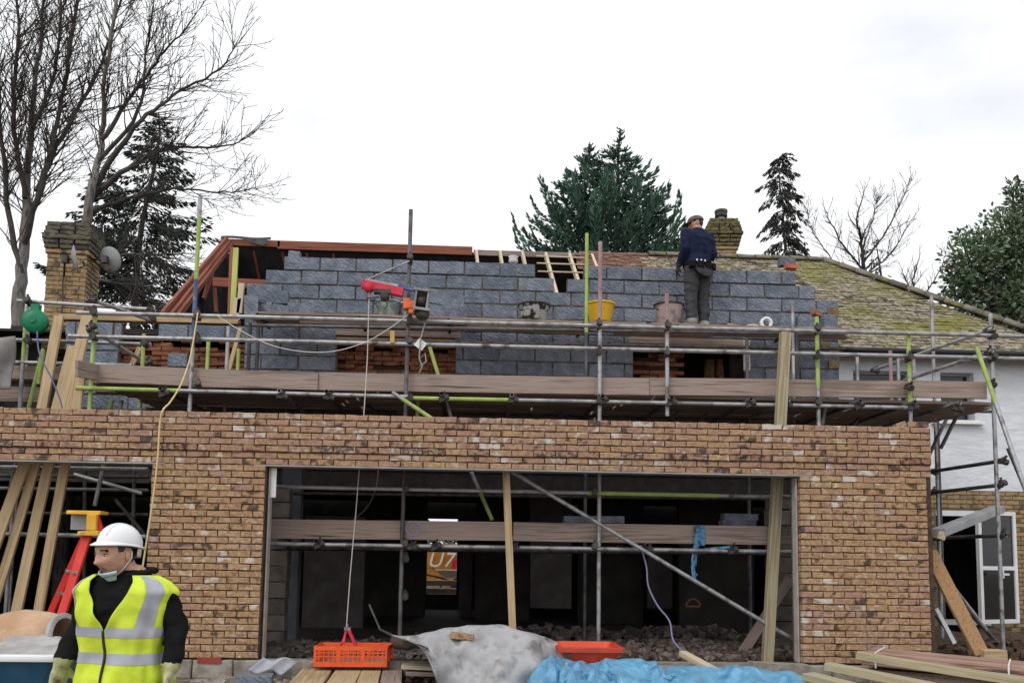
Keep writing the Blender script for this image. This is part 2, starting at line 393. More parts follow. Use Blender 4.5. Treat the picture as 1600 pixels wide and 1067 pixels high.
for i in range(NR):
    z = zt - (i + 1) * CH; off = i % 2
    pr = .022 if i < 6 else 0.0
    low = 'ttttp' if i < NR - 12 else 'ttppp'
    if i < 8:
        ks = 'ppppt' if i < 5 else ('dddp' if i == 5 else 'pptt')
        n = int((xr - xL) / BP)
        mid = xo0 + .3
        course(z, xL, xr, off, 'pppt' if i < 5 else ('ddpt' if i == 5 else 'ppt'), pr)
    else:
        course(z, xL, xl0, off, low, 0)
        course(z, xl1, xo0 + .02, off, 'ttttttp', 0)
        course(z, xo1, xr + .02, off, low, 0)
x = P(1419, 660, DW).x
lst.append((random.choice(full['p']), T((x + .13, DW + .05, zt + CH / 2)))); lst.append((random.choice(half['p']), T((x - .08, DW + .05, zt + CH / 2 - .012)) @ Matrix.Rotation(-.35, 4, 'Y')))
pieces('brick', lst, wall, 'brickwork')
b = MB(); yc = DW + .016
def core(x0, x1, z0, z1, y0=yc, y1=DW + .105): b.box(((x0 + x1) / 2, (y0 + y1) / 2, (z0 + z1) / 2), (x1 - x0, y1 - y0, z1 - z0))
core(xL, xr - .012, zt - 6 * CH - .004, zt - .008, DW - .006); core(xL, xr - .012, zl + .012, zt - 6 * CH - .004)
core(xL, xl0 - .008, zb, zl + .012); core(xl1 + .012, xo0 - .012, zb, zl + .012); core(xo1 + .012, xr - .012, zb, zl + .012)
b.build('mortar', mortar, wall)
b = MB()
core(xL, xr - .006, zl + .01, zt - .02, DW + .108, DW + .30); core(xL, xl0, zb, zl + .01, DW + .108, DW + .30)
core(xl1 + .004, xo0 - .004, zb, zl + .01, DW + .108, DW + .30); core(xo1 + .004, xr - .006, zb, zl + .01, DW + .108, DW + .30)
b.build('inner_leaf', M('inner_block', [(.10, .09, .08), (.17, .15, .135)], scale=5, bump=.5, bscale=25), wall)
b = MB(); b.box(((xo0 + xo1) / 2, DW + .10, zl - .004), (xo1 - xo0 + .3, .20, .016)); b.box(((xl0 + xl1) / 2, DW + .10, zl - .004), (xl1 - xl0 + .3, .20, .016))
b.build('lintel', grey_pf, wall)
for xx, s in ((xo0, 1), (xo1, -1)):
    b = MB(); b.box((xx + s * .011, DW + .14, (zb + zl) / 2 - .01), (.016, .12, zl - zb - .02))
    b.build('cavity_closer', M('closer', [(.34, .31, .27), (.46, .43, .39)], scale=6, bump=.15), wall)

# footing blocks under the brickwork
ft = thing('block_footing', 'rough grey block footing below the brick front wall', 'footing', (0, DW, 0))
fv = box_variants('block', foot_m, (.44, .24, .205), 5, .012, .008)
lst = []
for row in range(2):
    z = zb - .012 - .215 * (row + .5)
    x = xL + (row % 2) * .22
    while x < xr + .3:
        if row or not (xo0 + .25 < x < xo1 - .2 or xl0 < x < xl1 - .2):
            lst.append((random.choice(fv), T((x + .22, DW + .10 + rnd(-.01, .01), z)) @ Matrix.Rotation(rnd(-.02, .02), 4, 'Z')))
        x += .455
pieces('block', lst, ft, 'blockwork')
b = MB(); b.box(((xL + xr) / 2, DW + .12, zb - .22), (xr - xL + .5, .17, .41)); b.build('mortar', foot_m, ft)
p = P(327, 1031, DW - .02)
b = MB(); b.box((p.x, DW - .022, p.z), (.26, .02, .062), jit=.002); b.build('red_brick', M('red_face', [(.26, .035, .03), (.34, .06, .05)], scale=8), ft, label='red brick end set in the footing')

# ================================================================ upper block wall
DB = 12.8
BH = .2262; BW = .565
zB = P(700, 407.5, DB).z           # top of the top course
bw = thing('block_wall', 'blue grey concrete block wall of the upper storey with stepped ends and window gaps', 'block wall', (P(800, 600, DB).x, DB, zB - 9 * BH))
bfull = box_variants('block', block_m, (BW - .024, .14, BH - .022), 7, .006, .004)
sizes = {}
def bmesh_for(wd):
    k = round(wd, 2)
    if k not in sizes: sizes[k] = box_variants('block', block_m, (max(.05, k - .024), .14, BH - .022), 2, .006, .004)
    return random.choice(sizes[k])
lst = []; cores = MB()
rows = {0: [(443, 837), (912, 1244)], 1: [(414, 866), (886, 1274)], 2: [(384, 1310)], 3: [(381, 1310)], 4: [(381, 1310)],
        5: [(100, 190), (246, 525), (710, 990), (1166, 1311)], 6: [(100, 186), (381, 525), (711, 990), (1166, 1312)], 7: [(100, 183), (260, 292), (380, 525), (711, 990), (1166, 1312)], 8: [(90, 1312)], 9: [(90, 1312)], 10: [(90, 1312)]}
for i, segs in rows.items():
    z = zB - (i + 1) * BH; ypx = 407.5 + (i + .5) * 22.9
    for a, c in segs:
        x0 = P(a, ypx, DB).x; x1 = P(c, ypx, DB).x
        cores.box(((x0 + x1) / 2, DB + .08, z + BH / 2 - .004), (x1 - x0 - .012, .124, BH - .001 if i else BH - .02))
        x = x0; first = True
        # bond: align to a common grid so that joints break course by course
        g = (-BW / 2 if i % 2 else 0) + P(443, 418, DB).x
        while x < x1 - .03:
            nx = g + math.ceil((x - g + .05) / BW) * BW
            nx = min(nx, x1)
            if x1 - nx < .1: nx = x1
            wd = nx - x
            me = random.choice(bfull) if abs(wd - BW) < .004 else bmesh_for(wd)
            lst.append((me, T(((x + nx) / 2, DB + .07 + rnd(-.006, .006), z + BH / 2 + rnd(-.002, .002))) @ Matrix.Rotation(rnd(-.008, .008), 4, 'Y')))
            x = nx
p = P(459, 397, DB); lst.append((bmesh_for(.2), T((p.x, DB + .07, zB + BH / 2 - .13)) @ Matrix.Rotation(.03, 4, 'Y')))
pieces('block', lst, bw, 'blockwork')
cores.build('mortar', block_mort, bw)
for a, c in ((516, 720), (982, 1172)):
    q0 = P(a, 524, DB + .06); q1 = P(c, 524, DB + .06); zz = zB - 5 * BH - .06
    plank('lintel', (q0.x, DB + .07, zz), (q1.x, DB + .07, zz), .14, .10, wood_old, bw)
    plank('lintel', (q0.x, DB + .05, zz - .10), (q1.x, DB + .05, zz - .10), .05, .07, wood, bw)
q0 = P(92, 504, DB); q1 = P(372, 511, DB)
plank('wall_plate', (q0.x, DB + .06, zB - 4.72 * BH), (q1.x, DB + .06, zB - 4.72 * BH), .14, .085, wood, bw)
for px_, y0, y1, wd in ((378, 443, 490, .09), (372, 466, 492, .12)):
    plank('stud', P(px_, y0, DB + .1), P(px_ - 4, y1, DB + .1), wd, .05, wood_pale, bw, hint=(0, -1, 0))
b = MB()
for x_, y_ in ((1302, 488), (1303, 569), (1303, 549), (1290, 540)):
    q = P(x_, y_, DB - .012); b.box(q, (.16, .02, .13), jit=.02)
b.build('mortar_smear', M('smear', [(.15, .10, .05), (.25, .18, .10)], scale=8, bump=.5), bw)
# white window board and frame at the right opening
b = MB(); q0 = P(1166, 533, DB - .02); q1 = P(1166, 579, DB - .02)
b.box((q0.x, DB - .03, (q0.z + q1.z) / 2), (.09, .06, abs(q0.z - q1.z))); b.build('window_jamb', white_p, bw)

# orange clay block partition seen through the openings
def clay(label, a, c, y0, y1, D, steps=0):
    x0 = P(a, y0, D).x; x1 = P(c, y0, D).x; z1 = P((a + c) / 2, y0, D).z; z0 = P((a + c) / 2, y1, D).z
    t = thing('clay_brick_wall', label, 'clay wall', ((x0 + x1) / 2, D, z0), 'broken orange clay brick walls')
    vs = box_variants('brick', hollow_m, (.285, .10, .062), 5, .006, .006); l2 = []
    z = z0; k = 0
    while z < z1:
        x = x0 + (k % 2) * .15
        while x < x1 - .1:
            if random.random() > .13 + (.25 if z > z1 - .16 else 0):
                l2.append((random.choice(vs), T((x + .15, D + rnd(-.03, .03), z + .035)) @ Matrix.Rotation(rnd(-.05, .05), 4, 'Z')))
            x += .297
        z += .074; k += 1
    pieces('brick', l2, t, 'brickwork')
    b = MB(); b.box(((x0 + x1) / 2, D + .06, (z0 + z1) / 2 - .05), (x1 - x0, .06, z1 - z0 - .12)); b.build('mortar', M('dark_mortar', [(.05, .025, .018), (.10, .05, .035)], scale=8), t)
    return t
clay('broken orange clay bricks in the middle window gap of the block wall', 512, 722, 537, 600, 13.3)
clay('broken orange clay bricks left of the block wall below the timber plate', 180, 385, 534, 600, 13.3)
clay('patch of orange clay bricks in the window gap right of the standing worker', 985, 1060, 548, 600, 13.4)
t = thing('chimney_flue', 'pale rounded plaster flue beside rough brown stumps in the right window gap', 'flue', P(1147, 590, 13.5))
b = MB(); q0 = P(1150, 592, 13.5); b.lathe(q0, [(.11, 0), (.11, .36), (.09, .42), (.03, .44)], 16); b.build('pipe', plaster, t, smooth=True)
for x_ in (1108, 1124):
    b = MB(); q = P(x_, 592, 13.6); b.box(q + V((0, 0, .16)), (.11, .1, .34), jit=.03); b.build('stump', M('crumbled', [(.16, .08, .04), (.32, .19, .10)], scale=15, bump=.8), t)

# ================================================================ the old house: walls, roof, interior
house = thing('house', 'old white rendered house with a mossy tiled hip roof, half stripped for rebuilding', 'house', (P(800, 600, 13.6).x, 13.6, .36))
DR = 13.5
wx0 = P(1306, 600, DR).x; wx1 = P(1900, 600, DR).x
ez = P(1450, 549, 13.2).z                                  # eaves
zr = P(1500, 766, DR).z                                     # foot of the render
wins = [(P(1333, 585, DR).x, P(1424, 585, DR).x, P(1380, 662, DR).z, P(1380, 579, DR).z), (P(1469, 585, DR).x, P(1521, 585, DR).x, P(1495, 657, DR).z, P(1495, 582, DR).z)]
b = MB()
def wallbox(x0, x1, z0, z1, y0=DR, th=.24): b.box(((x0 + x1) / 2, y0 + th / 2, (z0 + z1) / 2), (x1 - x0, th, z1 - z0))
a0, a1, az0, az1 = wins[0]; c0, c1, cz0, cz1 = wins[1]
wallbox(wx0, a0, zr, ez + .05); wallbox(a1, c0, zr, ez + .05); wallbox(c1, wx1, zr, ez + .05)
wallbox(a0, a1, zr, az0); wallbox(a0, a1, az1, ez + .05); wallbox(c0, c1, zr, cz0); wallbox(c0, c1, cz1, ez + .05)
b.build('rendered_wall', render_w, house)
for x0, x1, z0, z1 in wins:
    b = MB()
    for xx in (x0 + .02, x1 - .02): b.box((xx, DR + .15, (z0 + z1) / 2), (.035, .06, z1 - z0 - .004))
    for zz in (z0 + .02, z1 - .02): b.box(((x0 + x1) / 2, DR + .15, zz), (x1 - x0 - .004, .07, .035))
    f = b.build('window', grey_pf, house)
    b = MB(); b.box(((x0 + x1) / 2, DR + .16, (z0 + z1) / 2), (x1 - x0 - .03, .012, z1 - z0 - .03)); b.build('pane', glass_dk, f)
    b = MB(); b.box(((x0 + x1) / 2 - .05, DR - .04, z0 - .05), (x1 - x0 + .3, .14, .04)); b.box(((x0 + x1) / 2 - .05, DR - .02, z0 - .015), (x1 - x0 + .18, .08, .03)); b.build('sill', white_p, f)
# old brick plinth storey with a door opening
dx0, dx1 = P(1466, 880, DR).x, P(1547, 880, DR).x; dz1 = P(1510, 797, DR).z
b = MB(); wallbox(dx1, wx1, 0, zr, DR + .022, .2); wallbox(dx0 - 1.6, dx0, 0, zr, DR + .022, .2); wallbox(dx0, dx1, dz1, zr, DR + .022, .2)
b.build('old_brick_mortar', M('pale_mortar', [(.15, .12, .08), (.24, .20, .14)], scale=9), house)
ov = box_variants('brick', old_brick, (.215, .08, .062), 6, .006, .004); l2 = []
k = 0; z = zr - .0753
while z > .25:
    x = dx0 - .6 + (k % 2) * .113
    while x < P(1660, 880, DR).x:
        if not (dx0 - .12 < x + .1 < dx1 + .09 and z + .04 < dz1):
            l2.append((random.choice(ov), T((x + .112, DR + .045, z + .035))))
        x += .226
    z -= .0753; k += 1
pieces('brick', l2, house, 'old_brickwork')
b = MB(); b.box(((dx0 + dx1) / 2, DR + .07, dz1 - .05), (dx1 - dx0 - .004, .1, .09)); b.box((dx1 - .04, DR + .07, (dz1 + .4) / 2 - .05), (.07, .1, dz1 - .5)); b.box(((dx0 + dx1) / 2, DR + .07, P(1510, 972, DR).z), (dx1 - dx0 - .15, .16, .08))
b.build('door_frame', white_p, house)

# --- roof. Front slope from the eaves (Y 13.2) to the ridge (Y 15.9)
EY, RY = 13.2, 15.9
rz = P(1290, 410, RY).z; pit = math.atan2(rz - ez, RY - EY); SLN = (RY - EY) / math.cos(pit)
hipx = P(1288, 409, RY).x; ridge_l = P(356, 386, RY).x
hx_e = hipx + (RY - EY) * 1.12                              # hip foot on the eaves line
sv = V((0, math.cos(pit), math.sin(pit))); nv = V((0, -math.sin(pit), math.cos(pit)))
tiles_from = P(1013, 405, RY).x; red_from = P(905, 404, RY).x
tv = box_variants('tile', tile_moss, (.185, .024, .17), 6, .004, .008); tr_ = box_variants('tile', tile_red, (.185, .016, .17), 4, .003, .004)
lst = []; g = .104; nrow = int(SLN / g)
rotm = Matrix((V((1, 0, 0)), -nv, sv)).transposed().to_4x4()  # local X along eaves, local -Y out of the slope, local Z up the slope
for r_ in range(nrow + 1):
    s = r_ * g + .03; y = EY + s * math.cos(pit)
    xe = hipx + (RY - y) * 1.12
    x = red_from + (r_ % 2) * .097
    while x < xe:
        redt = x < tiles_from + rnd(-.25, .25)
        if not (redt and r_ < nrow - 8):
            if not (x < P(1290, 500, 13.2).x - .3 and r_ < 8):
                c = V((x, EY, ez)) + sv * (s + .05) + nv * (.02 + rnd(-.006, .008))
                lst.append((random.choice(tr_ if redt else tv), T(c) @ rotm @ Matrix.Rotation(-.12 + rnd(-.05, .05), 4, 'X') @ Matrix.Rotation(rnd(-.03, .03), 4, 'Y')))
        x += .194
pieces('tile', lst, house, 'roof_tiles')
b = MB()
def sl(x, s, o=0): return V((x, EY, ez)) + sv * s + nv * o
b.quad(sl(red_from, 0), sl(hx_e, 0), sl(hipx, SLN), sl(red_from, SLN))
b.build('roof_felt', felt, house, thick=.02)
b = MB()                                                     # hip end on the right, back slope behind
yb = RY + (RY - EY)
b.quad((hx_e, EY, ez - .02), (hx_e, yb, ez - .02), (hipx, RY, rz - .02))
b.quad((hipx, RY, rz - .03), (hx_e, yb, ez - .03), (P(255, 500, EY).x, yb, ez - .03), (ridge_l, RY, rz - .03))
b.build('roof_slope', felt, house, thick=.03)
# hip and ridge tiles: half round caps
def caps(p0, p1, n, mat):
    for k in range(n):
        a = V(p0).lerp(V(p1), k / n); c = V(p0).lerp(V(p1), (k + .96) / n)
        b = MB(); rings = []
        x = (c - a).normalized(); y = V((0, 0, 1)).cross(x).normalized(); zz = x.cross(y)
        for q, rr in ((a, .095), (c, .082)):
            rings.append([q + y * math.cos(t) * rr + zz * (math.sin(t) * rr - .02) for t in [math.pi * j / 8 for j in range(9)]])
        b.loft(rings, cap=False, close=False)
        b.build('ridge_tile', mat, house, smooth=True, thick=.02)
caps((tiles_from, RY, rz + .03), (hipx, RY, rz + .03), 10, ridge_m)
caps((hipx, RY, rz + .03), (hx_e + .2, EY - .15, ez + .03), 14, ridge_m)
b = MB(); b.box(((wx0 + wx1) / 2, EY - .03, ez - .07), (wx1 - wx0, .03, .13)); b.build('fascia', M('fascia_dark', [(.03, .03, .03), (.05, .05, .05)], rough=.6), house)
gp = [(wx0 + (wx1 - wx0) * k / 12, EY - .09, ez - .03 + .0 * k) for k in range(13)]
b = MB(); b.tube(gp, .05, 10); b.build('gutter', M('gutter_black', [(.02, .02, .021)], rough=.4), house, smooth=True)

# stripped part: ridge beam, hip rafters, rafters, ties
rl = thing('roof_frame', 'stripped red brown roof timbers with ridge beam and hip rafter at the left', 'roof frame', (ridge_l, RY, ez))
plank('ridge_beam', (ridge_l + .95, RY, rz + .0), (P(738, 398, RY).x, RY, rz + .0), .05, .17, wood_red, rl)
plank('ridge_board', (ridge_l - .05, RY, rz + .02), (ridge_l + 1.0, RY, rz + .02), .05, .13, wood_red, rl)
plank('ridge_beam', (P(740, 400, RY).x, RY, rz - .03), (tiles_from, RY, rz - .03), .05, .11, wood_old, rl)
for dx, w_ in ((0, .2), (.26, .13), (.45, .08)):
    q0 = P(255 + dx * 40, 496, 13.0); q1 = V((ridge_l + dx * .2, RY - .05, rz + .02 - dx * .12))
    plank('hip_rafter', q0 - V((0, 0, dx * .1)), q1, .06, w_, wood_red, rl)
plank('hip_rafter', (P(240, 500, yb).x, yb, ez), (ridge_l, RY, rz), .06, .15, wood_red, rl)
b = MB(); q0 = P(255, 497, 13.0); b.quad(q0 + V((0, 3.6, -.3)), q0 + V((0, .4, -.1)), (ridge_l - .05, RY + .1, rz - .12), (ridge_l - .05, RY + .4, rz - .12)); b.build('hip_felt', felt, rl, thick=.02)
b = MB(); q = V((ridge_l + .35, RY - .06, rz + .07)); b.grid(lambda u, v: q + V((u * .95 - .45, -.06 - .03 * math.sin(u * 7), -.02 - v * (.05 + .28 * max(0, u - .45) * (1 if u < .92 else 0)) + .05)), 14, 4)
b.build('felt_flap', M('grey_felt', [(.06, .06, .065), (.10, .10, .105)], scale=8, bump=.3), rl, thick=.008)
for x_, s0 in ((395, 0), (440, 0), (478, 0), (520, 0)):          # far rafters inside the dark roof
    p1 = P(x_, 396, RY); plank('rafter', (p1.x, RY + .1, rz - .08), (p1.x + .05, RY + 2.3, ez + .35), .05, .11, wood_red, rl)
for x_, y0, x1_, y1 in ((318, 468, 332, 425), (338, 490, 335, 448), (310, 440, 300, 475)):
    plank('strut', P(x_, y0, 14.6), P(x1_, y1, 14.9), .05, .09, wood_red, rl, hint=(0, -1, 0))
plank('tie_beam', P(333, 441, 14.4), P(420, 445, 14.4), .06, .16, wood_red, rl)
plank('post', P(359, 500, 13.6), P(363, 388, 13.9), .06, .10, wood_red, rl, hint=(0, -1, 0))
plank('post', P(363, 503, 13.2), P(369, 388, 13.4), .08, .05, M('green_timber', [(.36, .38, .10), (.48, .52, .18)], scale=5, stretch=(.4, 8, 8), bump=.1), rl, hint=(0, -1, 0))
for x_ in (744, 781, 816, 852, 889, 924):                    # new pale rafters on the front slope
    p1 = P(x_, 400, RY); s0 = .6
    a_ = V((p1.x, RY - .05, rz - .04)); dn = V((p1.x + .14, RY - 1.9, rz - .04 - 1.9 * math.tan(pit)))
    plank('rafter', dn, a_, .05, .11, wood_pale, rl)
for s in (.28, .62, 1.0):
    q0 = V((P(838, 415, 15.5).x, RY, rz)) - sv * s + nv * .05; q1 = V((P(915, 415, 15.5).x, RY, rz)) - sv * s + nv * .05
    plank('batten', q0, q1, .04, .025, wood_pale, rl)
# spare white pot / rag on the ridge
b = MB(); q = P(802, 408, 14.6); b.lathe(q - V((0, 0, .05)), [(.07, 0), (.085, .05), (.075, .1), (.09, .13)], 12); b.build('insulation_scrap', M('off_white', [(.55, .55, .55), (.68, .68, .67)], scale=6), label='pale torn insulation scrap between the rafters near the ridge', cat='scrap', smooth=True)

# --- rooms behind: back wall with doorway, cross walls, upper floor
IY = 20.0
b = MB()
ix0, ix1 = -9.5, 9.0
o0, o1 = P(667, 870, IY).x, P(714, 870, IY).x; oz0, oz1 = P(690, 928, IY).z, P(690, 810, IY).z
def wb(x0, x1, z0, z1, y, th=.2): b.box(((x0 + x1) / 2, y + th / 2, (z0 + z1) / 2), (x1 - x0, th, z1 - z0))
wb(ix0, o0, .35, 5.4, IY); wb(o1, ix1, .35, 5.4, IY); wb(o0, o1, .35, oz0, IY); wb(o0, o1, oz1, 5.4, IY)
b.box((ix0 + .1, 15.0, 2.6), (.2, 10.4, 5.4)); b.box((wx1 + 1.0, 17.0, 2.6), (.2, 6.4, 5.4)); wb(ix1 + .004, wx1 + .9, .0, 5.4, IY)
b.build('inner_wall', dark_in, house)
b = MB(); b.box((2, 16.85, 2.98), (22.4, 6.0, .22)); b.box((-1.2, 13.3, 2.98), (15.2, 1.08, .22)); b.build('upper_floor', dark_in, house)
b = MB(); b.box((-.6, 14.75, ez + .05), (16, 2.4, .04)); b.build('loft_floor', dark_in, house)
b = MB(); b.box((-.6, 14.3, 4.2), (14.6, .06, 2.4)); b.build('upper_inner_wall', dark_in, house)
b = MB(); b.box((-.7, 12.95, 2.86), (14.8, .3, .45)); b.build('floor_beam', M('steel_beam', [(.05, .045, .045), (.09, .08, .075)], rough=.7), house)
def slab(name, a, c, y0, y1, D, mat, th=.14):
    b = MB(); q0 = P(a, y0, D); q1 = P(c, y1, D)
    b.box(((q0.x + q1.x) / 2, D + th / 2, (q0.z + q1.z) / 2), (abs(q1.x - q0.x), th, abs(q0.z - q1.z)), jit=.012); b.build(name, mat, house)
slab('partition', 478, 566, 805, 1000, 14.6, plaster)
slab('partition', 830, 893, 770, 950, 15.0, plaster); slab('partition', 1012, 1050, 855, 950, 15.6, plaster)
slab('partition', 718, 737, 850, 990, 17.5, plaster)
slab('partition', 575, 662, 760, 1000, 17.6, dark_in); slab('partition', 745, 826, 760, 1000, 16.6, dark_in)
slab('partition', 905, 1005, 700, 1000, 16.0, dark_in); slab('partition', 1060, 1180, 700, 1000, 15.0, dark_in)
# ================================================================ scaffolding
DS = 10.3
FZ = .35
sc = thing('scaffold', 'long tube scaffold with timber toe boards standing behind the brick front wall', 'scaffold', (P(800, 700, DS).x, DS, FZ))
def vpole(x, ytop, D, mat, parent=sc, segs=None, z0=FZ, xb=None, name='standard'):
    p = P(x, ytop, D); q = V((p.x, D, z0))
    if xb: q = V((P(xb[0], xb[1], D).x, D, P(xb[0], xb[1], D).z))
    return pipe(name, q, p, mat, parent, segs=segs)
def fr(x, ys, D, z0=FZ):
    """fractions along a standing tube (from its foot) of pixel rows, topmost last"""
    zt_ = P(x, ys[-1], D).z
    return [(P(x, y, D).z - z0) / (zt_ - z0) for y in ys[:-1]]
f = fr(313, [540, 437, 308], DS); vpole(313, 308, DS, galv, segs=[(0, galv), (f[0], blue_p), (f[1], green_p), (f[1] + (1 - f[1]) * .75, galv)])
vpole(642, 328, DS, galv_dk)
f = fr(938, [505, 378], DS); vpole(938, 378, DS, galv, segs=[(0, galv), (f[0], rust_p)])
f = fr(1276, [605, 495], DS); vpole(1276, 495, DS, galv, segs=[(0, galv), (f[0], green_p)])
f = fr(1419, [628, 525], DS); vpole(1419, 525, DS, galv, segs=[(0, galv), (f[0], green_p)])
vpole(1547, 490, DS, galv, z0=.1)
vpole(149, 488, DS, green_p, z0=2.9)
vpole(1042, 459, DS, galv, z0=3.4, segs=[(0, galv), (.62, rust_p)])
DI = 12.0                                                    # inner row
f = fr(917, [520, 365], DI); vpole(917, 365, DI, galv, segs=[(0, galv_dk), (f[0], green_p)])
for x_, y_, m_ in ((391, 505, iron), (404, 508, iron), (1167, 530, galv_dk), (1238, 478, galv), (1244, 520, iron), (1455, 462, galv), (1464, 640, galv_dk)):
    vpole(x_, y_, DI, m_)
for x_, y_, m_, zz in ((225, 522, green_p, 3.4), (326, 527, green_p, 3.4), (373, 545, green_p, 3.4), (357, 510, galv, 3.4), (1339, 555, galv, 3.4), (1391, 548, rust_p, 3.3), (1403, 560, galv, 3.3), (1427, 560, galv, 3.3)):
    vpole(x_, y_, DI + rnd(-.3, .2), m_, z0=zz)
# ledgers, guard rails
def ledger(x0, y0, x1, y1, D, mat=galv, segs=None, parent=sc, name='ledger'): return pipe(name, P(x0, y0, D), P(x1, y1, D), mat, parent, segs=segs)
ledger(120, 488.5, 1700, 528, DS - .055, name='guard_rail'); ledger(107, 525, 1700, 563, DS - .055, name='guard_rail')
ledger(119, 606, 640, 620, DS - .055, segs=[(0, green_p), (.3, galv)]); ledger(640, 622, 1425, 637, DS - .055, segs=[(0, green_p), (.2, galv)])
ledger(150, 612, 1560, 643, DI, galv_dk); ledger(385, 508, 1320, 522, 12.14, galv_dk); ledger(385, 530, 1320, 545, 12.16, iron)
ledger(416, 760, 1242, 776.5, DS - .055, segs=[(0, galv), (.6, green_p), (.85, galv)], name='guard_rail'); ledger(410, 849, 1242, 862, DS - .055)
ledger(416, 770, 1242, 780, DI, iron); ledger(410, 856, 1242, 866, DI, iron)
ledger(-120, 728, 232, 733, DS); ledger(-120, 832, 236, 838, DS)
for x0, y0, x1, y1, D_, m_ in ((116, 741, 222, 771, 10.9, galv), (-60, 742, 232, 745, 11.6, iron), (-60, 762, 232, 766, 11.3, galv_dk), (-60, 800, 232, 804, 11.9, iron), (25, 722, 6, 815, 10.8, galv_dk), (133, 715, 131, 985, 11.5, iron), (210, 715, 206, 985, 11.8, galv_dk), (163, 722, 148, 790, 10.7, galv), (180, 780, 232, 842, 11.4, iron),
                             (160, 640, 300, 642, 11.6, galv_dk), (330, 640, 620, 645, 11.8, iron), (700, 645, 1200, 654, 11.9, iron), (560, 622, 600, 655, 11.5, iron), (1120, 628, 1090, 662, 11.6, galv_dk), (860, 630, 885, 660, 11.7, galv_dk), (1352, 640, 1330, 668, 11.5, galv_dk)):
    pipe('brace', P(x0, y0, D_), P(x1, y1, D_), m_, sc)
for x0, y0, x1, y1, D_ in ((1500, 640, 1470, 700, 11.4), (1575, 700, 1600, 760, 10.9), (1466, 905, 1560, 1005, 11.2), (1462, 960, 1500, 1010, 11.6)): pipe('brace', P(x0, y0, D_), P(x1, y1, D_), galv_dk, sc)
# transoms along Y, their ends poke out at the front
zlo = P(800, 616, DS).z; zmd = P(800, 846, DS).z
for x_ in (250, 436, 510, 690, 800, 942, 1050, 1174, 1232, 1345, 1430, 1500):
    p = P(x_, 610 + (x_ - 436) * .018, DS - .17); pipe('transom', p, (p.x + rnd(-.05, .05), 12.6, p.z + rnd(-.02, .02)), galv_dk if x_ % 4 else galv, sc); coupler(p + V((0, .10, -.045)), sc, 'y')
for x_ in (494, 640, 678, 801, 1012, 1146):
    p = P(x_, 845 + (x_ - 494) * .013, DS - .17); pipe('transom', p, (p.x, 12.2, p.z), iron, sc); coupler(p + V((0, .10, -.045)), sc, 'y')
# couplers on the crossings
for x_, ys in ((310, (494, 530, 604)), (641, (407, 500, 537, 621)), (936, (509, 550, 627)), (1276, (517, 556, 632)), (1419, (560, 604)), (1549, (525, 560, 600)), (148, (489, 527)), (1042, (512, 553))):
    for y_ in ys: coupler(P(x_, y_, DS - .03), sc)
for x_, ys in ((634, (763, 852, 870, 930)), (929, (770, 856))):
    for y_ in ys: coupler(P(x_, y_, DS - .03), sc)
# end guard rails running back
for (xa, ya, Da), (xb, yb_, Db) in (((136, 466, 10.2), (238, 501, 11.2)), ((136, 510, 10.2), (233, 570, 12.3)), ((1552, 513, 10.2), (1357, 581, 12.6)), ((1551, 548, 10.2), (1404, 598, 12.0)),
                                    ((1570, 719, 10.2), (1452, 737, 12.1)), ((1568, 757, 10.2), (1452, 770, 12.1)), ((1572, 836, 10.2), (1455, 841, 12.1))):
    o = pipe('end_rail', P(xa, ya, Da), P(xb, yb_, Db), galv if ya < 700 else galv_dk, sc)
    coupler(P(xa, ya, Da) .lerp(P(xb, yb_, Db), .04), sc, 'y'); coupler(P(xa, ya, Da).lerp(P(xb, yb_, Db), .95), sc, 'y')
# braces and loose short tubes
pipe('brace', P(800, 737, 10.12), P(1248, 1004, 10.12), galv, sc)
pipe('brace', P(735, 734, 10.8), P(769, 812, 10.8), green_p, sc, segs=[(0, galv), (.45, green_p)])
pipe('brace', P(613, 613, 10.15), P(676, 655, 10.15), green_p, sc, segs=[(0, galv), (.25, green_p), (.45, galv), (.5, green_p)])
pipe('brace', P(671, 541, 11.5), P(689, 600, 11.5), green_p, sc); pipe('brace', P(654, 585, 11), P(652, 660, 11), green_p, sc)
pipe('brace', P(1295, 605, 10.6), P(1284, 668, 10.6), galv_dk, sc); pipe('brace', P(697, 625, 11), P(708, 662, 11), galv, sc)
pipe('brace', P(1526, 543, 10.1), P(1640, 875, 9.3), galv, sc, segs=[(0, green_p), (.28, galv)])
pipe('brace', P(1481, 650, 12), P(1440, 735, 11.0), iron, sc); pipe('brace', P(1462, 882, 10.4), P(1542, 985, 10.6), galv, sc)
pipe('brace', P(1000, 720, 11.4), P(1060, 640, 11.4), iron, sc)
for x_, y0, x1_, y1 in ((175, 625, 168, 640), (190, 625, 183, 650)):
    pipe('brace', P(x_, y0, 11), P(x1_, y1 + 20, 11), green_p if x_ < 180 else galv, sc)
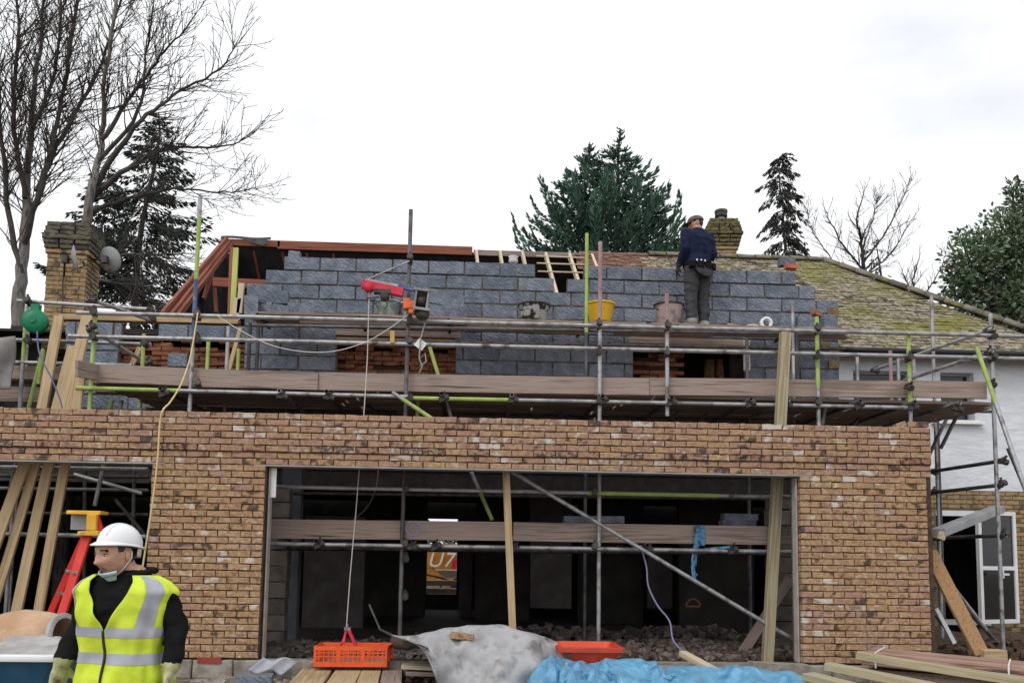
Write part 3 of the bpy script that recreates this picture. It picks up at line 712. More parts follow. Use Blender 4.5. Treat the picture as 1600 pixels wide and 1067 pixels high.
# toe boards and decking
for x0, y0, x1, y1, d in ((153, 584, 299, 590, 0), (301, 591, 497, 596, 0), (490, 596, 930, 603, .03), (930, 603.5, 1014, 604.5, .0), (1014, 604, 1277, 607, .02), (1279, 607, 1421, 608, .0), (1424, 607.5, 1541, 610, .0)):
    plank('toe_board', P(x0, y0, DS + .08 + d), P(x1, y1, DS + .08 + d), .225, .038, wood_old, sc, hint=(0, -1, 0), bow=.006)
plank('toe_board', P(153, 582, 10.4), P(122, 578, 9.9) + V((-.02, .0, .02)), .2, .038, wood_old, sc, hint=(1, 0, 0))
for x0, y0, x1, y1 in ((412, 826, 800, 830), (802, 830, 1245, 837)):
    plank('toe_board', P(x0, y0, DS + .06), P(x1, y1, DS + .06), .235, .04, wood_old, sc, hint=(0, -1, 0), bow=.004)
zdk = zlo + .055
for k in range(9):
    y = DS + .26 + k * .235
    x = P(140, 600, DS).x + rnd(-.2, .2); xe = P(1560, 600, DS).x
    while x < xe:
        e = min(x + rnd(2.6, 3.9), xe + rnd(-.1, .2))
        plank('deck_board', (x, y, zdk + rnd(-.006, .006)), (e - .03, y, zdk + rnd(-.006, .006)), .222, .038, wood_old, sc, hint=(0, 0, 1), bow=.006); x = e
zdk2 = zmd + .055
for k in range(5):
    y = DS + .26 + k * .24; x = P(400, 840, DS).x
    plank('deck_board', (x, y, zdk2), (x + 3.3, y, zdk2), .222, .038, wood_old, sc, bow=.006); plank('deck_board', (x + 3.33, y, zdk2), (x + 6.6, y, zdk2), .222, .038, wood_old, sc, bow=.006)
zdk3 = zl + .09
for k in range(3):
    y = DW + .46 + k * .24; x = P(440, 740, DS).x
    plank('deck_board', (x, y, zdk3 + rnd(-.01, .01)), (x + 3.0, y, zdk3), .222, .04, wood_red if k == 2 else wood_old, sc, bow=.01); plank('deck_board', (x + 3.1, y, zdk3), (x + 6.0, y, zdk3 + rnd(-.01, .01)), .222, .04, wood_old, sc, bow=.01)

# working platform against the block wall
zpl = P(1090, 510.5, 12.3).z
pl = thing('working_platform', 'high board platform along the block wall, carrying buckets and the worker', 'platform', (P(850, 515, 12.4).x, 12.4, zpl - .1))
for k, (a, c) in enumerate(((395, 735), (735, 1010), (1010, 1325))):
    for j in range(3):
        y = 12.17 + j * .2; dz = rnd(-.012, .006) - (.0 if j else .004)
        plank('deck_board', (P(a, 512, y).x + rnd(-.1, .1), y, zpl - .024 + dz), (P(c, 515, y).x + rnd(-.12, .05), y, zpl - .024 + dz), .19, .038, wood_old, pl, bow=.006)
for a, c, y in ((470, 640, 12.3), (730, 915, 12.35), (1150, 1320, 12.25), (960, 1110, 12.4)):
    plank('under_board', (P(a, 512, y).x, y, zpl - .105 + rnd(-.02, .02)), (P(c, 515, y).x, y, zpl - .105), .2, .05, wood_old if a != 730 else wood, pl, bow=.004)
for x_ in (400, 560, 700, 912, 1060, 1240):
    p = P(x_, 520, 12.0); pipe('transom', (p.x, 12.04, zpl - .075), (p.x, 12.74, zpl - .075), iron, pl)

# scaffold on the far left by the chimney
sl_ = thing('side_scaffold', 'short tube scaffold bay at the far left in front of the chimney', 'scaffold', (P(40, 600, 11.2).x, 11.2, FZ))
D2 = 11.1
for x0, y0, x1, y1 in ((27, 470, 243, 484), (20, 531, 236, 538), (20, 566, 207, 571)): ledger(x0, y0, x1, y1, D2, galv, parent=sl_)
vpole(42, 478, D2, galv, sl_, segs=[(0, galv), (.83, green_p), (.96, galv)]); vpole(46, 476, D2 + .4, galv, sl_)
pipe('brace', P(68, 545, D2 - .1), P(44, 640, D2 - .1), green_p, sl_); pipe('brace', P(68, 550, D2 - .1), P(60, 600, D2 - .1), green_p, sl_)
pipe('standard', P(25, 722, D2), P(12, 830, D2), galv_dk, sl_)
for x_, y_ in ((45, 472), (45, 533), (66, 565), (228, 538), (236, 484)): coupler(P(x_, y_, D2 - .03), sl_)
plank('toe_board', P(-60, 580, D2 + .1), P(122, 584, D2 + .1), .18, .04, wood_old, sl_, hint=(0, -1, 0)); plank('toe_board', P(-60, 614, D2 + .1), P(62, 617, D2 + .1), .2, .04, wood_old, sl_, hint=(0, -1, 0))
for k in range(4): plank('deck_board', P(-90, 592, D2 + .25 + k * .23), P(125, 597, D2 + .25 + k * .23), .22, .04, wood_old, sl_)

# props
def prop(name, label, cat, *a, group=None, **k): return plank(name, *a, label=label, cat=cat, group=group, **k)
GP = 'timber props holding the front'
prop('timber_prop', 'slim timber prop standing in the wide opening just right of its middle', 'timber prop', P(801, 985, 9.93), P(790.5, 735, 9.93), .085, .06, wood, None, (0, -1, 0), group=GP)
prop('timber_post', 'tall greenish timber post rising behind the wall from the opening past the toe board', 'timber post', P(1199, 1034, 10.14), P(1227, 520, 10.14), .125, .10, wood_g, None, (0, -1, 0), group=GP)
GL = 'long timbers leaning at the left opening'
L_ = [('leftmost long plank leaning in the left opening, cut off by the photo edge', (-52, 975, 10.02), (46, 705, 10.12), .125),
      ('leaning plank that overlaps the leftmost one in the left opening', (-22, 985, 10.10), (66, 690, 10.18), .105),
      ('leaning knotty plank third from the left, its foot left of the ladder', (20, 985, 10.06), (85, 690, 10.2), .12),
      ('rightmost leaning plank in the left opening, nearest the ladder', (57, 975, 10.04), (107, 700, 10.16), .11)]
for lb, a, c, wd in L_: prop('leaning_plank', lb, 'plank', P(*a), P(*c), wd, .045, wood, None, (0, -1, 0), group=GL, bow=.012)
L_ = [('tall leaning plank nearest the green reel, its top above the guard rail', (62, 660, 10.5), (92, 494, 10.9), .125),
      ('short leaning plank with a cut top between the two tall planks', (83, 660, 10.45), (114, 541, 10.7), .12),
      ('tall leaning plank beside the green post at the end of the toe board', (96, 665, 10.3), (137, 494, 10.75), .14),
      ('leaning plank showing just above the wall beside the end of the toe board', (116, 668, 10.2), (128, 574, 10.3), .12)]
for lb, a, c, wd in L_: prop('leaning_plank', lb, 'plank', P(*a), P(*c), wd, .045, wood, None, (0, -1, 0), group=GL, bow=.008)
prop('offcut', 'short timber offcut standing in the gap beside the left guard rails', 'plank', P(205, 573, 12.1), P(219, 543, 12.1), .07, .04, wood, None, (0, -1, 0))
prop('offcut', 'thin timber offcut leaning against the block wall by its lower left end', 'plank', P(358, 578, 12.4), P(376, 512, 12.5), .06, .04, wood, None, (0, -1, 0))
prop('white_board', 'white plastic board standing upright in the top left corner of the wide opening', 'board', P(424, 777, 9.72), P(426, 731, 9.72), .10, .02, white_p, None, (0, -1, 0))
prop('pale_plank', 'pale dirty plank leaning inside the opening behind the tall timber post', 'plank', P(1160, 1020, 11.0), P(1234, 903, 10.9), .13, .04, wood_old, None, (0, -1, 0))
prop('raking_prop', 'brown chipboard strip leaning at the right end of the brick wall', 'prop', P(1534, 1022, 9.5), P(1452, 862, 9.9), .17, .05, osb, None, (0, -1, 0))
b = MB(); q = P(1557, 1032, 9.4); b.box(q + V((0, .1, .06)), (.27, .2, .125), jit=.006); b.build('wood_block', wood, bevel=.006, label='sawn timber block wedged at the foot of the chipboard prop', cat='wood block')
# blockwork piers inside the opening
b = MB(); q0 = P(457, 728, 12.0); b.box((q0.x, 12.1, 1.6), (.27, .2, 2.5)); b.build('steel_column', M('grey_column', [(.08, .085, .10), (.12, .125, .14)], scale=4, bump=.2), label='grey square column standing behind the left side of the wide opening', cat='column')
t = thing('block_pier', 'rough block pier behind the tall timber post at the right of the opening', 'pier', V((P(1218, 980, 11.3).x, 11.3, FZ)))
pv = box_variants('block', M('pier_block', [(.09, .076, .066), (.17, .145, .125)], scale=5, rand=.2, bump=.5), (.30, .2, .205), 4, .01, .006)
for k in range(10): put(bpy.data.objects.new('block', random.choice(pv)), T((P(1218, 980, 11.3).x + rnd(-.01, .01), 11.3, FZ + .11 + k * .216)), t)
t = thing('block_pier', 'dark block pier just inside the left edge of the wide opening', 'pier', V((P(428, 980, 11.5).x, 11.5, FZ)))
for k in range(10): put(bpy.data.objects.new('block', random.choice(pv)), T((P(430, 980, 11.5).x + rnd(-.01, .01), 11.5, FZ + .11 + k * .216)), t)

# grey blocks lying on the inner deck
gb = box_variants('grey_block', block_m, (.44, .2, .09), 3, .006, .004)
for i, (x_, y_, lb) in enumerate(((1152, 818, 'lower grey block of the pair lying on the inner boards by the post'), (1155, 808, 'upper grey block of the pair lying on the inner boards by the post'), (907, 812, 'single grey block on the inner boards left of the middle scaffold tube'), (947, 812, 'single grey block on the inner boards right of the middle scaffold tube'))):
    q = P(x_, y_, 10.75); put(bpy.data.objects.new('grey_block', gb[i % 3]), T(q), None, label=lb, cat='block', group='blocks on the inner boards')
# pieces lying about on the high platform
def blockthing(x, y, D, d, lb, rz_=0, ry=0, mat=block_m, cat='block', name='loose_block', group='loose blocks on the platform'):
    b = MB(); b.box((0, 0, d[2] / 2), d, jit=.006); o = b.build(name, mat, bevel=.006, org=V((0, 0, 0)))
    q = P(x, y, D); o.matrix_basis = T(q) @ Matrix.Rotation(rz_, 4, 'Z') @ Matrix.Rotation(ry, 4, 'Y'); WM[o] = o.matrix_basis.copy(); return tag(o, lb, cat, group)
blockthing(392, 495, 12.3, (.20, .14, .30), 'upright loose block at the left end of the platform', .2)
blockthing(415, 495, 12.45, (.24, .14, .20), 'loose block second from the left end of the platform', -.15)
blockthing(437, 494, 12.25, (.22, .14, .16), 'cut loose block lying third from the left end of the platform', .4)
blockthing(460, 495, 12.4, (.22, .14, .20), 'loose block fourth from the left end of the platform', -.1, .12)
blockthing(425, 476, 12.45, (.5, .14, .2), 'whole block stacked on top of the loose blocks at the left end', .05)
blockthing(476, 495, 12.2, (.2, .12, .15), 'broken loose block with a slanted top, right of the block stack', .3, .3)
blockthing(690, 477, 12.5, (.66, .06, .22), 'upper slate coloured slab leaning on the wall behind the hoist motor', .1, .16)
blockthing(698, 499, 12.4, (.62, .06, .20), 'lower slate coloured slab leaning on the wall behind the hoist motor', .05, .04)
blockthing(1226, 516, 12.4, (.18, .14, .24), 'loose grey block behind the tall timber post, left of the green tube', .1)
blockthing(1256, 516, 12.4, (.22, .14, .22), 'loose grey block under the broken brick, left of the green tube', -.1)
blockthing(1293, 517, 12.4, (.2, .14, .24), 'loose grey block right of the green tube', .2)
blockthing(1275, 494, 12.4, (.17, .1, .075), 'broken orange brick lying on the loose grey block by the green tube', .5, .1, mat=hollow_m, cat='brick', name='broken_brick', group='spare bricks')
blockthing(1236, 421, 12.85, (.19, .1, .075), 'red brick lying on the right end of the top block course', .15, 0, mat=M('red_brick_m', [(.40, .09, .05), (.50, .15, .09)], scale=8, bump=.4), cat='brick', name='loose_brick', group='spare bricks')
blockthing(1229, 416, 13.0, (.26, .14, .12), 'grey block piece behind the red brick on the top course', 0)

# buckets
def bucket(x, y, D, r, h, mat, lb, rim=None, handle=True, tilt=0):
    q = P(x, y, D); t = thing('bucket', lb, 'bucket', q, 'mixing buckets on the platform')
    b = MB(); b.lathe(q, [(r * .74, 0), (r * .78, .01), (r * .97, h * .94), (r, h), (r * .93, h), (r * .9, h * .9), (r * .72, .03)], 24, sx=1.1); b.build('tub', mat, t, smooth=True)
    b = MB(); b.lathe(q + V((0, 0, h * .9)), [(r * .97, 0), (r * 1.05, .005), (r * 1.06, .03), (r * .99, .034)], 24, sx=1.1, cap=False); b.build('rim', rim or mat, t, smooth=True)
    if handle:
        b = MB(); pts = [q + V((math.cos(a) * r * 1.16, -.02 - math.sin(a) * r * .55, h * .9 - math.sin(a) * r * .6)) for a in [math.pi * k / 12 for k in range(13)]]
        b.tube(pts, .006, 6); b.build('handle', iron, t)
    return t
def bmat(n, c, d, p=(.5, .62)): return M(n, [c, tuple(a * 1.15 for a in c)], scale=4, rough=.5, bump=.15, dirt=d, dirtpos=p, dscale=9)
bucket(606, 501, 12.25, .17, .28, bmat('bucket_green', (.13, .17, .15), (.30, .32, .30)), 'grey green mortar bucket hanging below the hoist arm')
bucket(637, 501, 12.4, .15, .25, bmat('bucket_white', (.34, .37, .38), (.20, .21, .21)), 'pale grey bucket half hidden behind the orange hoist lock')
bucket(834, 503, 12.3, .215, .26, bmat('bucket_black', (.02, .02, .02), (.38, .38, .37), (.46, .55)), 'black bucket splashed with grey mortar on the platform', rim=iron)
bucket(938, 504, 12.3, .195, .29, bmat('bucket_yellow', (.62, .37, .02), (.25, .17, .05), (.64, .70)), 'yellow bucket on the platform behind a rusty tube', handle=False)
bucket(1045, 509, 12.3, .205, .33, bmat('bucket_pink', (.36, .28, .27), (.22, .17, .16)), 'pinkish grey bucket at the feet of the standing worker', rim=iron)
# tape roll, trowel
t = thing('tape_roll', 'white roll of tape lying on its side on the platform', 'tape', P(1197, 515, 12.22))
b = MB(); q = P(1197, 505, 12.2); rx = Matrix.Rotation(math.pi / 2, 3, 'X'); b.lathe(q, [(.055, -.03), (.095, -.03), (.095, .03), (.055, .03), (.055, -.03)], 24, rot=rx, cap=False); b.build('roll', white_p, t, smooth=True)
t = thing('trowel', 'brick trowel with a worn wooden handle lying beside the tape roll', 'trowel', P(1165, 514, 12.25))
b = MB(); q = P(1165, 512, 12.22); b.box(q + V((-.16, 0, .02)), (.26, .12, .02), rot=Matrix.Rotation(.12, 3, 'Y')); b.build('blade', M('mortar_crust', [(.42, .26, .12), (.55, .38, .2)], scale=14, bump=.6), t)
b = MB(); b.tube([q + V((-.03, 0, .02)), q + V((.06, 0, .045)), q + V((.17, 0, .035)), q + V((.21, 0, .03))], [.008, .012, .02, .016], 8); b.build('handle', wood_pale, t, smooth=True)

# electric hoist on the scaffold pole
ho = thing('hoist', 'red electric hoist with a swing arm clamped to a scaffold tube above the opening', 'hoist', P(640, 480, DS - .1))
redp = M('hoist_red', [(.50, .015, .045), (.62, .03, .07)], scale=6, rough=.45, bump=.05); orp = M('hoist_orange', [(.66, .12, .03), (.74, .18, .05)], scale=6, rough=.5, bump=.05)
hb = DS - .12
b = MB(); q0 = P(569, 447, hb); q1 = P(626, 457, hb)
plank('arm', P(566, 444, hb), P(630, 458, hb), .085, .10, redp, ho)
b = MB(); b.lathe(P(576, 449, hb), [(.015, -.058), (.062, -.052), (.062, .052), (.015, .058)], 18, rot=Matrix.Rotation(math.pi / 2, 3, 'X')); b.build('pulley', redp, ho, smooth=True)
b = MB(); b.box(P(598, 456, hb), (.22, .09, .05)); b.build('motor_bracket', iron, ho)
plank('arm_tube', P(622, 447, hb), P(660, 456, hb), .045, .045, blue_p, ho); plank('top_bar', P(571, 437, hb), P(642, 451, hb), .04, .03, galv, ho)
pipe('stay', P(573, 437, hb), P(640, 408, hb), galv, ho, r=.009)
b = MB(); q = P(659, 476, hb - .08)
for dx in (-.075, .075): b.box(q + V((dx, 0, .03)), (.022, .2, .27), rot=Matrix.Rotation(.12, 3, 'Y'))
b.box(q + V((0, 0, .16)), (.19, .22, .03), rot=Matrix.Rotation(.12, 3, 'Y')); b.box(q + V((0, 0, -.08)), (.2, .22, .03), rot=Matrix.Rotation(.12, 3, 'Y')); b.build('drum_frame', M('frame_grey', [(.20, .20, .20), (.30, .30, .30)], rough=.5), ho)
b = MB(); b.lathe(q + V((0, 0, .04)), [(.075, -.06), (.075, .06)], 16, rot=Matrix.Rotation(math.pi / 2, 3, 'Y')); b.lathe(q + V((.01, 0, -.13)), [(.06, -.05), (.085, -.02), (.085, .04), (.06, .06)], 14); b.build('drum', iron, ho, smooth=True)
b = MB(); q = P(640, 478, hb - .04); b.box(q, (.15, .12, .10), jit=.012); b.box(q + V((-.03, -.01, .05)), (.09, .10, .06), jit=.01); b.box(q + V((.03, 0, -.07)), (.09, .1, .06), jit=.01); b.build('lock', orp, ho, bevel=.012)
b = MB(); b.lathe(P(601, 463, hb), [(.02, -.05), (.06, -.04), (.06, .04), (.02, .05)], 12, rot=Matrix.Rotation(math.pi / 2, 3, 'X')); b.build('wheel', iron, ho, smooth=True)
b = MB(); b.tube([P(572, 466, hb), P(592, 464, hb)], .013, 8); b.tube([P(604, 468, hb), P(605, 478, hb), P(600, 482, hb)], .012, 8); b.build('hook', galv_dk, ho)
b = MB(); b.tube([P(577, 452, hb), P(574, 560, hb), P(569, 640, 10.1), P(556, 800, 10.08), P(547, 900, 10.05), P(541, 984, 10.0)], .0065, 6); b.build('rope', M('pale_rope', [(.50, .48, .44)], bump=0), ho)
b = MB(); q = P(657, 538, DS - .09); b.box((0, 0, 0), (.12, .006, .11)); o = b.build('tag', white_p, ho, org=V((0, 0, 0))); o.matrix_basis = T(q) @ Matrix.Rotation(.6, 4, 'Y'); WM[o] = o.matrix_basis.copy()
b = MB(); b.tube([P(660, 500, hb), P(664, 505, hb), P(657, 530, hb), P(655, 560, hb), P(660, 572, hb), P(654, 585, hb)], .010, 6); b.tube([P(657, 560, hb), P(664, 552, hb), P(666, 565, hb), P(656, 572, hb)], .010, 6); b.build('cable', M('cable_grey', [(.30, .29, .28)], bump=0), ho, smooth=True)
prop('hanging_tag', 'small yellow wooden tag hanging on the guard rail left of the hoist pole', 'tag', P(613, 536, DS - .1), P(613, 517, DS - .1), .055, .02, M('tag_yellow', [(.46, .30, .10), (.55, .38, .14)], scale=6), None, (0, -1, 0))
# white line slung under the guard rail, yellow hose down the wall
def rope(name, label, cat, pts, r, mat, n=6, sub=6):
    pts = [V(q) for q in pts]; outp = []
    for i in range(len(pts) - 1):
        p0 = pts[max(i - 1, 0)]; p1 = pts[i]; p2 = pts[i + 1]; p3 = pts[min(i + 2, len(pts) - 1)]
        for k in range(sub):
            t = k / sub
            outp.append(.5 * ((2 * p1) + (p2 - p0) * t + (2 * p0 - 5 * p1 + 4 * p2 - p3) * t * t + (3 * p1 - p0 - 3 * p2 + p3) * t ** 3))
    outp.append(pts[-1]); b = MB(); b.tube(outp, r, n); return b.build(name, mat, smooth=True, label=label, cat=cat)
rope('sagging_rope', 'white rope sagging below the guard rail left of the hoist', 'rope', [P(338, 492, 10.18), P(370, 513, 10.18), P(420, 538, 10.18), P(470, 549, 10.18), P(520, 549, 10.18), P(570, 535, 10.18), P(610, 512, 10.18), P(640, 490, 10.18)], .0055, M('cord_white', [(.62, .60, .55)], bump=0))
rope('yellow_hose', 'thin yellow hose hanging from the guard rail down over the left brick pier', 'hose', [P(309, 489, 10.15), P(305, 515, 10.1), P(297, 560, 10.0), P(283, 600, 9.9), P(266, 628, 9.7), P(255, 640, 9.52), P(250, 660, 9.53), P(246, 720, 9.53), P(239, 780, 9.53), P(230, 840, 9.53), P(221, 900, 9.53), P(214, 970, 9.5)], .0105, M('hose_yellow', [(.58, .46, .20), (.66, .56, .30)], scale=3, bump=0))
rope('blue_cable', 'blue cable running down from the green reel behind the leaning planks', 'cable', [P(58, 518, 10.6), P(60, 545, 10.5), P(67, 565, 10.3), P(80, 590, 10.2), P(94, 625, 10.1), P(100, 650, 10.1)], .010, M('cable_blue', [(.10, .13, .24)], bump=0))
rope('purple_cable', 'purple cable curling down to the rubble behind the diagonal steel brace', 'cable', [P(1001, 852, 10.2), P(1010, 885, 10.2), P(1013, 915, 10.2), P(1027, 945, 10.15), P(1046, 970, 10.1), P(1052, 1000, 10.0), P(1072, 1022, 9.8)], .011, M('cable_purple', [(.22, .21, .34)], bump=0))
b = MB(); b.tube([P(645, 826, 10.2) + V((math.cos(a) * .065 * (1 + .1 * k_), -.01 * k_, math.sin(a) * .085)) for k_ in range(3) for a in [2 * math.pi * j / 14 for j in range(14)]], .008, 6); b.build('cable_coil', MATS['cable_purple'], label='small coil of purple cable hung on the scaffold tube in the opening', cat='cable coil', smooth=True)
rope('loop_cable', 'dark cable hanging inside the wide opening behind the hoist rope', 'cable', [P(591, 735, 10.9), P(588, 760, 10.9), P(575, 790, 10.9), P(552, 812, 10.9), P(545, 815, 10.9)], .010, M('cable_dark', [(.10, .095, .09)], bump=0))
# blue cloth on the inner toe board
b = MB(); q = P(1094, 821, DS); wv = lambda u, v: P(1084 + u * 17 - v * 3 + 2 * math.sin(v * 7), 821 + v * 86, DS + .03 - .03 * math.sin(u * 5 + v * 3) - .02)
b.grid(wv, 6, 22, keep=lambda u, v: v < .38 or u < .62 - .25 * v + .06 * math.sin(v * 30))
b.quad(P(1100, 856, DS), P(1146, 852, DS - .12), P(1146, 856, DS - .12), P(1098, 862, DS))
b.build('blue_rag', M('rag_blue', [(.07, .20, .36), (.14, .33, .52), (.05, .10, .16)], scale=14, bump=.5), smooth=True, thick=.006, label='torn blue strip of plastic hanging from the inner toe board', cat='rag')
# green reel on the left scaffold, grey sheet on the far left
t = thing('cable_reel', 'green hanging reel on the left scaffold rail in front of the chimney', 'reel', P(55, 515, 10.8))
grn = M('reel_green', [(.008, .16, .075), (.015, .24, .11)], scale=5, rough=.4, bump=.05); q = P(55, 502, 10.8); rx = Matrix.Rotation(math.pi / 2, 3, 'X') @ Matrix.Rotation(.25, 3, 'Y')
b = MB(); b.lathe(q, [(.05, -.07), (.15, -.06), (.155, -.03), (.10, 0), (.155, .03), (.15, .06), (.05, .07)], 22, rot=rx); b.build('reel', grn, t, smooth=True)
b = MB(); b.lathe(q + V((0, -.075, 0)), [(.0, -.02), (.035, -.015), (.04, .02)], 12, rot=rx); b.build('hub', grn, t); b = MB(); b.box(q + V((0, 0, .17)), (.10, .08, .10), jit=.005); b.build('hanger', grn, t)
b = MB(); b.grid(lambda u, v: P(-60 + u * 84 - 5 * v + 3 * math.sin(v * 5), 527 + v * 82 + 3 * math.sin(u * 4), 10.5 + .05 * math.sin(u * 6 + v * 4)), 14, 12); b.build('grey_sheet', M('sheet_grey', [(.17, .165, .16), (.28, .27, .265)], scale=4, bump=.4), smooth=True, thick=.012, label='grey plastic sheet hung over the scaffold at the far left edge', cat='plastic sheet')

# ================================================================ chimneys
def brickring(c, w_, d_, z0, nrow, mat, parent, rot, course=.075, blen=.215, name='brick', lst=None, vs=None):
    """courses of single bricks round a rectangular shaft"""
    vs = vs or box_variants(name, mat, (blen - .01, .09, course - .011), 4, .006, .004)
    for k in range(nrow):
        z = z0 + k * course + course / 2
        for side in range(4):
            Lw, Dd = (w_, d_) if side % 2 == 0 else (d_, w_)
            n = max(1, round(Lw / blen)); s = Lw / n; x = -Lw / 2 + (.5 * s if k % 2 == 0 else s * .02)
            for j in range(n):
                mm = T(c) @ rot @ Matrix.Rotation(side * math.pi / 2, 4, 'Z') @ T((min(max(x + j * s, -Lw / 2 + blen / 2), Lw / 2 - blen / 2), -Dd / 2 + .045 + rnd(-.003, .003), z))
                lst.append((random.choice(vs), mm))
def chimney(label, x0, x1, D, yb_, ys, yc0, yc1, yt, rot_, mat, cmat, dep, pot=None, gw=.10):
    """shaft x0..x1; yb_ foot, ys top of the shaft, yc0..yc1 widest band, yt top"""
    c = P((x0 + x1) / 2, yb_, D); c.y = D + dep / 2; wd = P(x1, ys, D).x - P(x0, ys, D).x
    t = thing('chimney', label, 'chimney', c); rot = Matrix.Rotation(rot_, 4, 'Z'); lst = []
    zs = P(x0, ys, D).z - c.z; n = int(zs / .077)
    brickring(c, wd, dep, 0, n, mat, t, rot, .077, lst=lst)
    z = n * .077; zt_ = P(x0, yt, D).z - c.z; up_ = P(x0, yc0, D).z - c.z; st = max(2, round((zt_ - z) / .08))
    h = (zt_ - z) / st
    cv = {}
    for k in range(st):
        u = (k + .5) / st; uc = (up_ - z) / (zt_ - z)
        grow = gw * (u / uc if u < uc else (1 - .95 * ((u - uc) / (1 - uc)) ** 1.1)) + .01
        vs = box_variants('brick', cmat if k else mat, (.215, .11, h - .008), 3, .012, .010)
        brickring(c, wd + 2 * grow, dep + 2 * grow, z + k * h, 1, cmat, t, rot, h, lst=lst, vs=vs)
    pieces('brick', lst, t, 'brickwork')
    b = MB(); b.box(c + V((0, 0, z / 2)), (wd - .03, dep - .03, z), rot=rot.to_3x3()); b.box(c + V((0, 0, (z + zt_) / 2 - .01)), (wd - .02, dep - .02, zt_ - z - .02), rot=rot.to_3x3()); b.build('mortar', M('pale_mortar', [(.2, .2, .2)]), t)
    if pot:
        b = MB(); q = c + V((.0, 0, zt_ - .02)); b.lathe(q, [(.12, 0), (.10, .08), (.085, .12), (.085, .17)], 16); b.build('pot_base', M('pot_pale', [(.34, .33, .31), (.44, .43, .40)], scale=5), t, smooth=True)
        b = MB(); b.lathe(q + V((0, 0, .15)), [(.10, 0), (.135, .01), (.135, .06), (.12, .08), (.14, .10), (.14, .16), (.12, .17)], 18); b.build('cowl', iron, t, smooth=True)
    return t
chl = chimney('square yellow brick chimney with flared dark cap at the left, carrying a satellite dish', 63, 124, 13.9, 545, 394, 372, 380, 346, R(4), old_brick, corbel_m, .58, gw=.06)
chr_ = chimney('brick chimney with a mossy stepped cap and a black cowl behind the worker', 1114, 1153, 17.2, 428, 389, 365, 370, 341, R(-5), old_brick, corbel_g, .55, pot=True)
def dish(label, q, facing, r, arm):
    t = thing('satellite_dish', label, 'satellite dish', q); f_ = V(facing).normalized(); rot = f_.to_track_quat('Z', 'Y').to_matrix()
    b = MB(); b.lathe(q, [(r * k / 6, .10 * r * (k / 6) ** 2 * 3) for k in range(7)], 24, sx=.9, rot=rot, cap=False); b.build('dish', M('dish_grey', [(.25, .26, .27), (.34, .35, .36)], scale=4, rough=.5), t, smooth=True, thick=.01)
    b = MB(); b.tube([q, q - f_ * .10, V(arm)], .018, 8); b.box(q - f_ * .09, (.09, .09, .12)); b.build('bracket', iron, t)
    b = MB(); p = q + f_ * r * .9 - V((0, 0, r * .55)); b.tube([q - V((0, 0, r * .9)), p], .010, 6); b.tube([p, p + V((0, 0, .08)) - f_ * .03], .022, 8); b.build('receiver', iron, t)
dish('satellite dish seen edge on, on a black bracket on the front of the left chimney', P(112, 405, 13.5), (.9, .40, .22), .22, P(100, 432, 13.85))
dish('round grey satellite dish on the right side of the left chimney', P(169, 406, 14.1), (.15, .9, .3), .22, P(132, 405, 14.2))
rope('aerial_cable', 'black aerial cable running down the front of the left chimney', 'cable', [P(101, 430, 13.86), P(98, 440, 13.86), P(98, 470, 13.86), P(95, 500, 13.86), P(92, 520, 13.86)], .012, iron)
# ================================================================ trees
class Twigs:
    def __init__(s): s.b = MB()
def limb(b, pts, r0, r1, n):
    k = len(pts); b.tube(pts, [r0 + (r1 - r0) * (i / (k - 1)) ** .8 for i in range(k)], n, cap=False)
def grow(b, p, d, ln, r, lev, upw=.25, spread=1.0, wig=.16, depth=.75, lst=None):
    """one branch and its twigs; gravity-defying upward curve as in an ash"""
    n = 6 if lev < 3 else 4; pts = [p]; q = V(p); d = d.normalized(); dirs = [d]
    for i in range(n):
        d = (d + V((rnd(-wig, wig), rnd(-wig, wig) * depth, rnd(-wig, wig) + upw * .22))).normalized()
        q = q + d * (ln / n); pts.append(q.copy()); dirs.append(d)
    limb(b, pts, r, max(.0045, r * .35), 5 if lev < 2 else 3)
    if lev >= 4 or ln < .35: return
    k = max(2, int(ln / (.25 if lev < 3 else .22)))
    for i in range(k):
        t = .22 + .78 * (i + rnd(0, .8)) / k
        a = min(n - 1, int(t * n)); base = pts[a].lerp(pts[a + 1], t * n - a)
        ax = V((rnd(-1, 1), rnd(-1, 1) * depth, rnd(-1, 1))).cross(dirs[a])
        if ax.length < .1: continue
        nd = Matrix.Rotation(R(rnd(24, 50)) * spread, 3, ax.normalized()) @ dirs[a]
        grow(b, base, nd, ln * rnd(.30, .52) * (1 - .35 * t), max(.006, r * (1 - .6 * t) * .5), lev + 1, upw, spread, wig, depth)
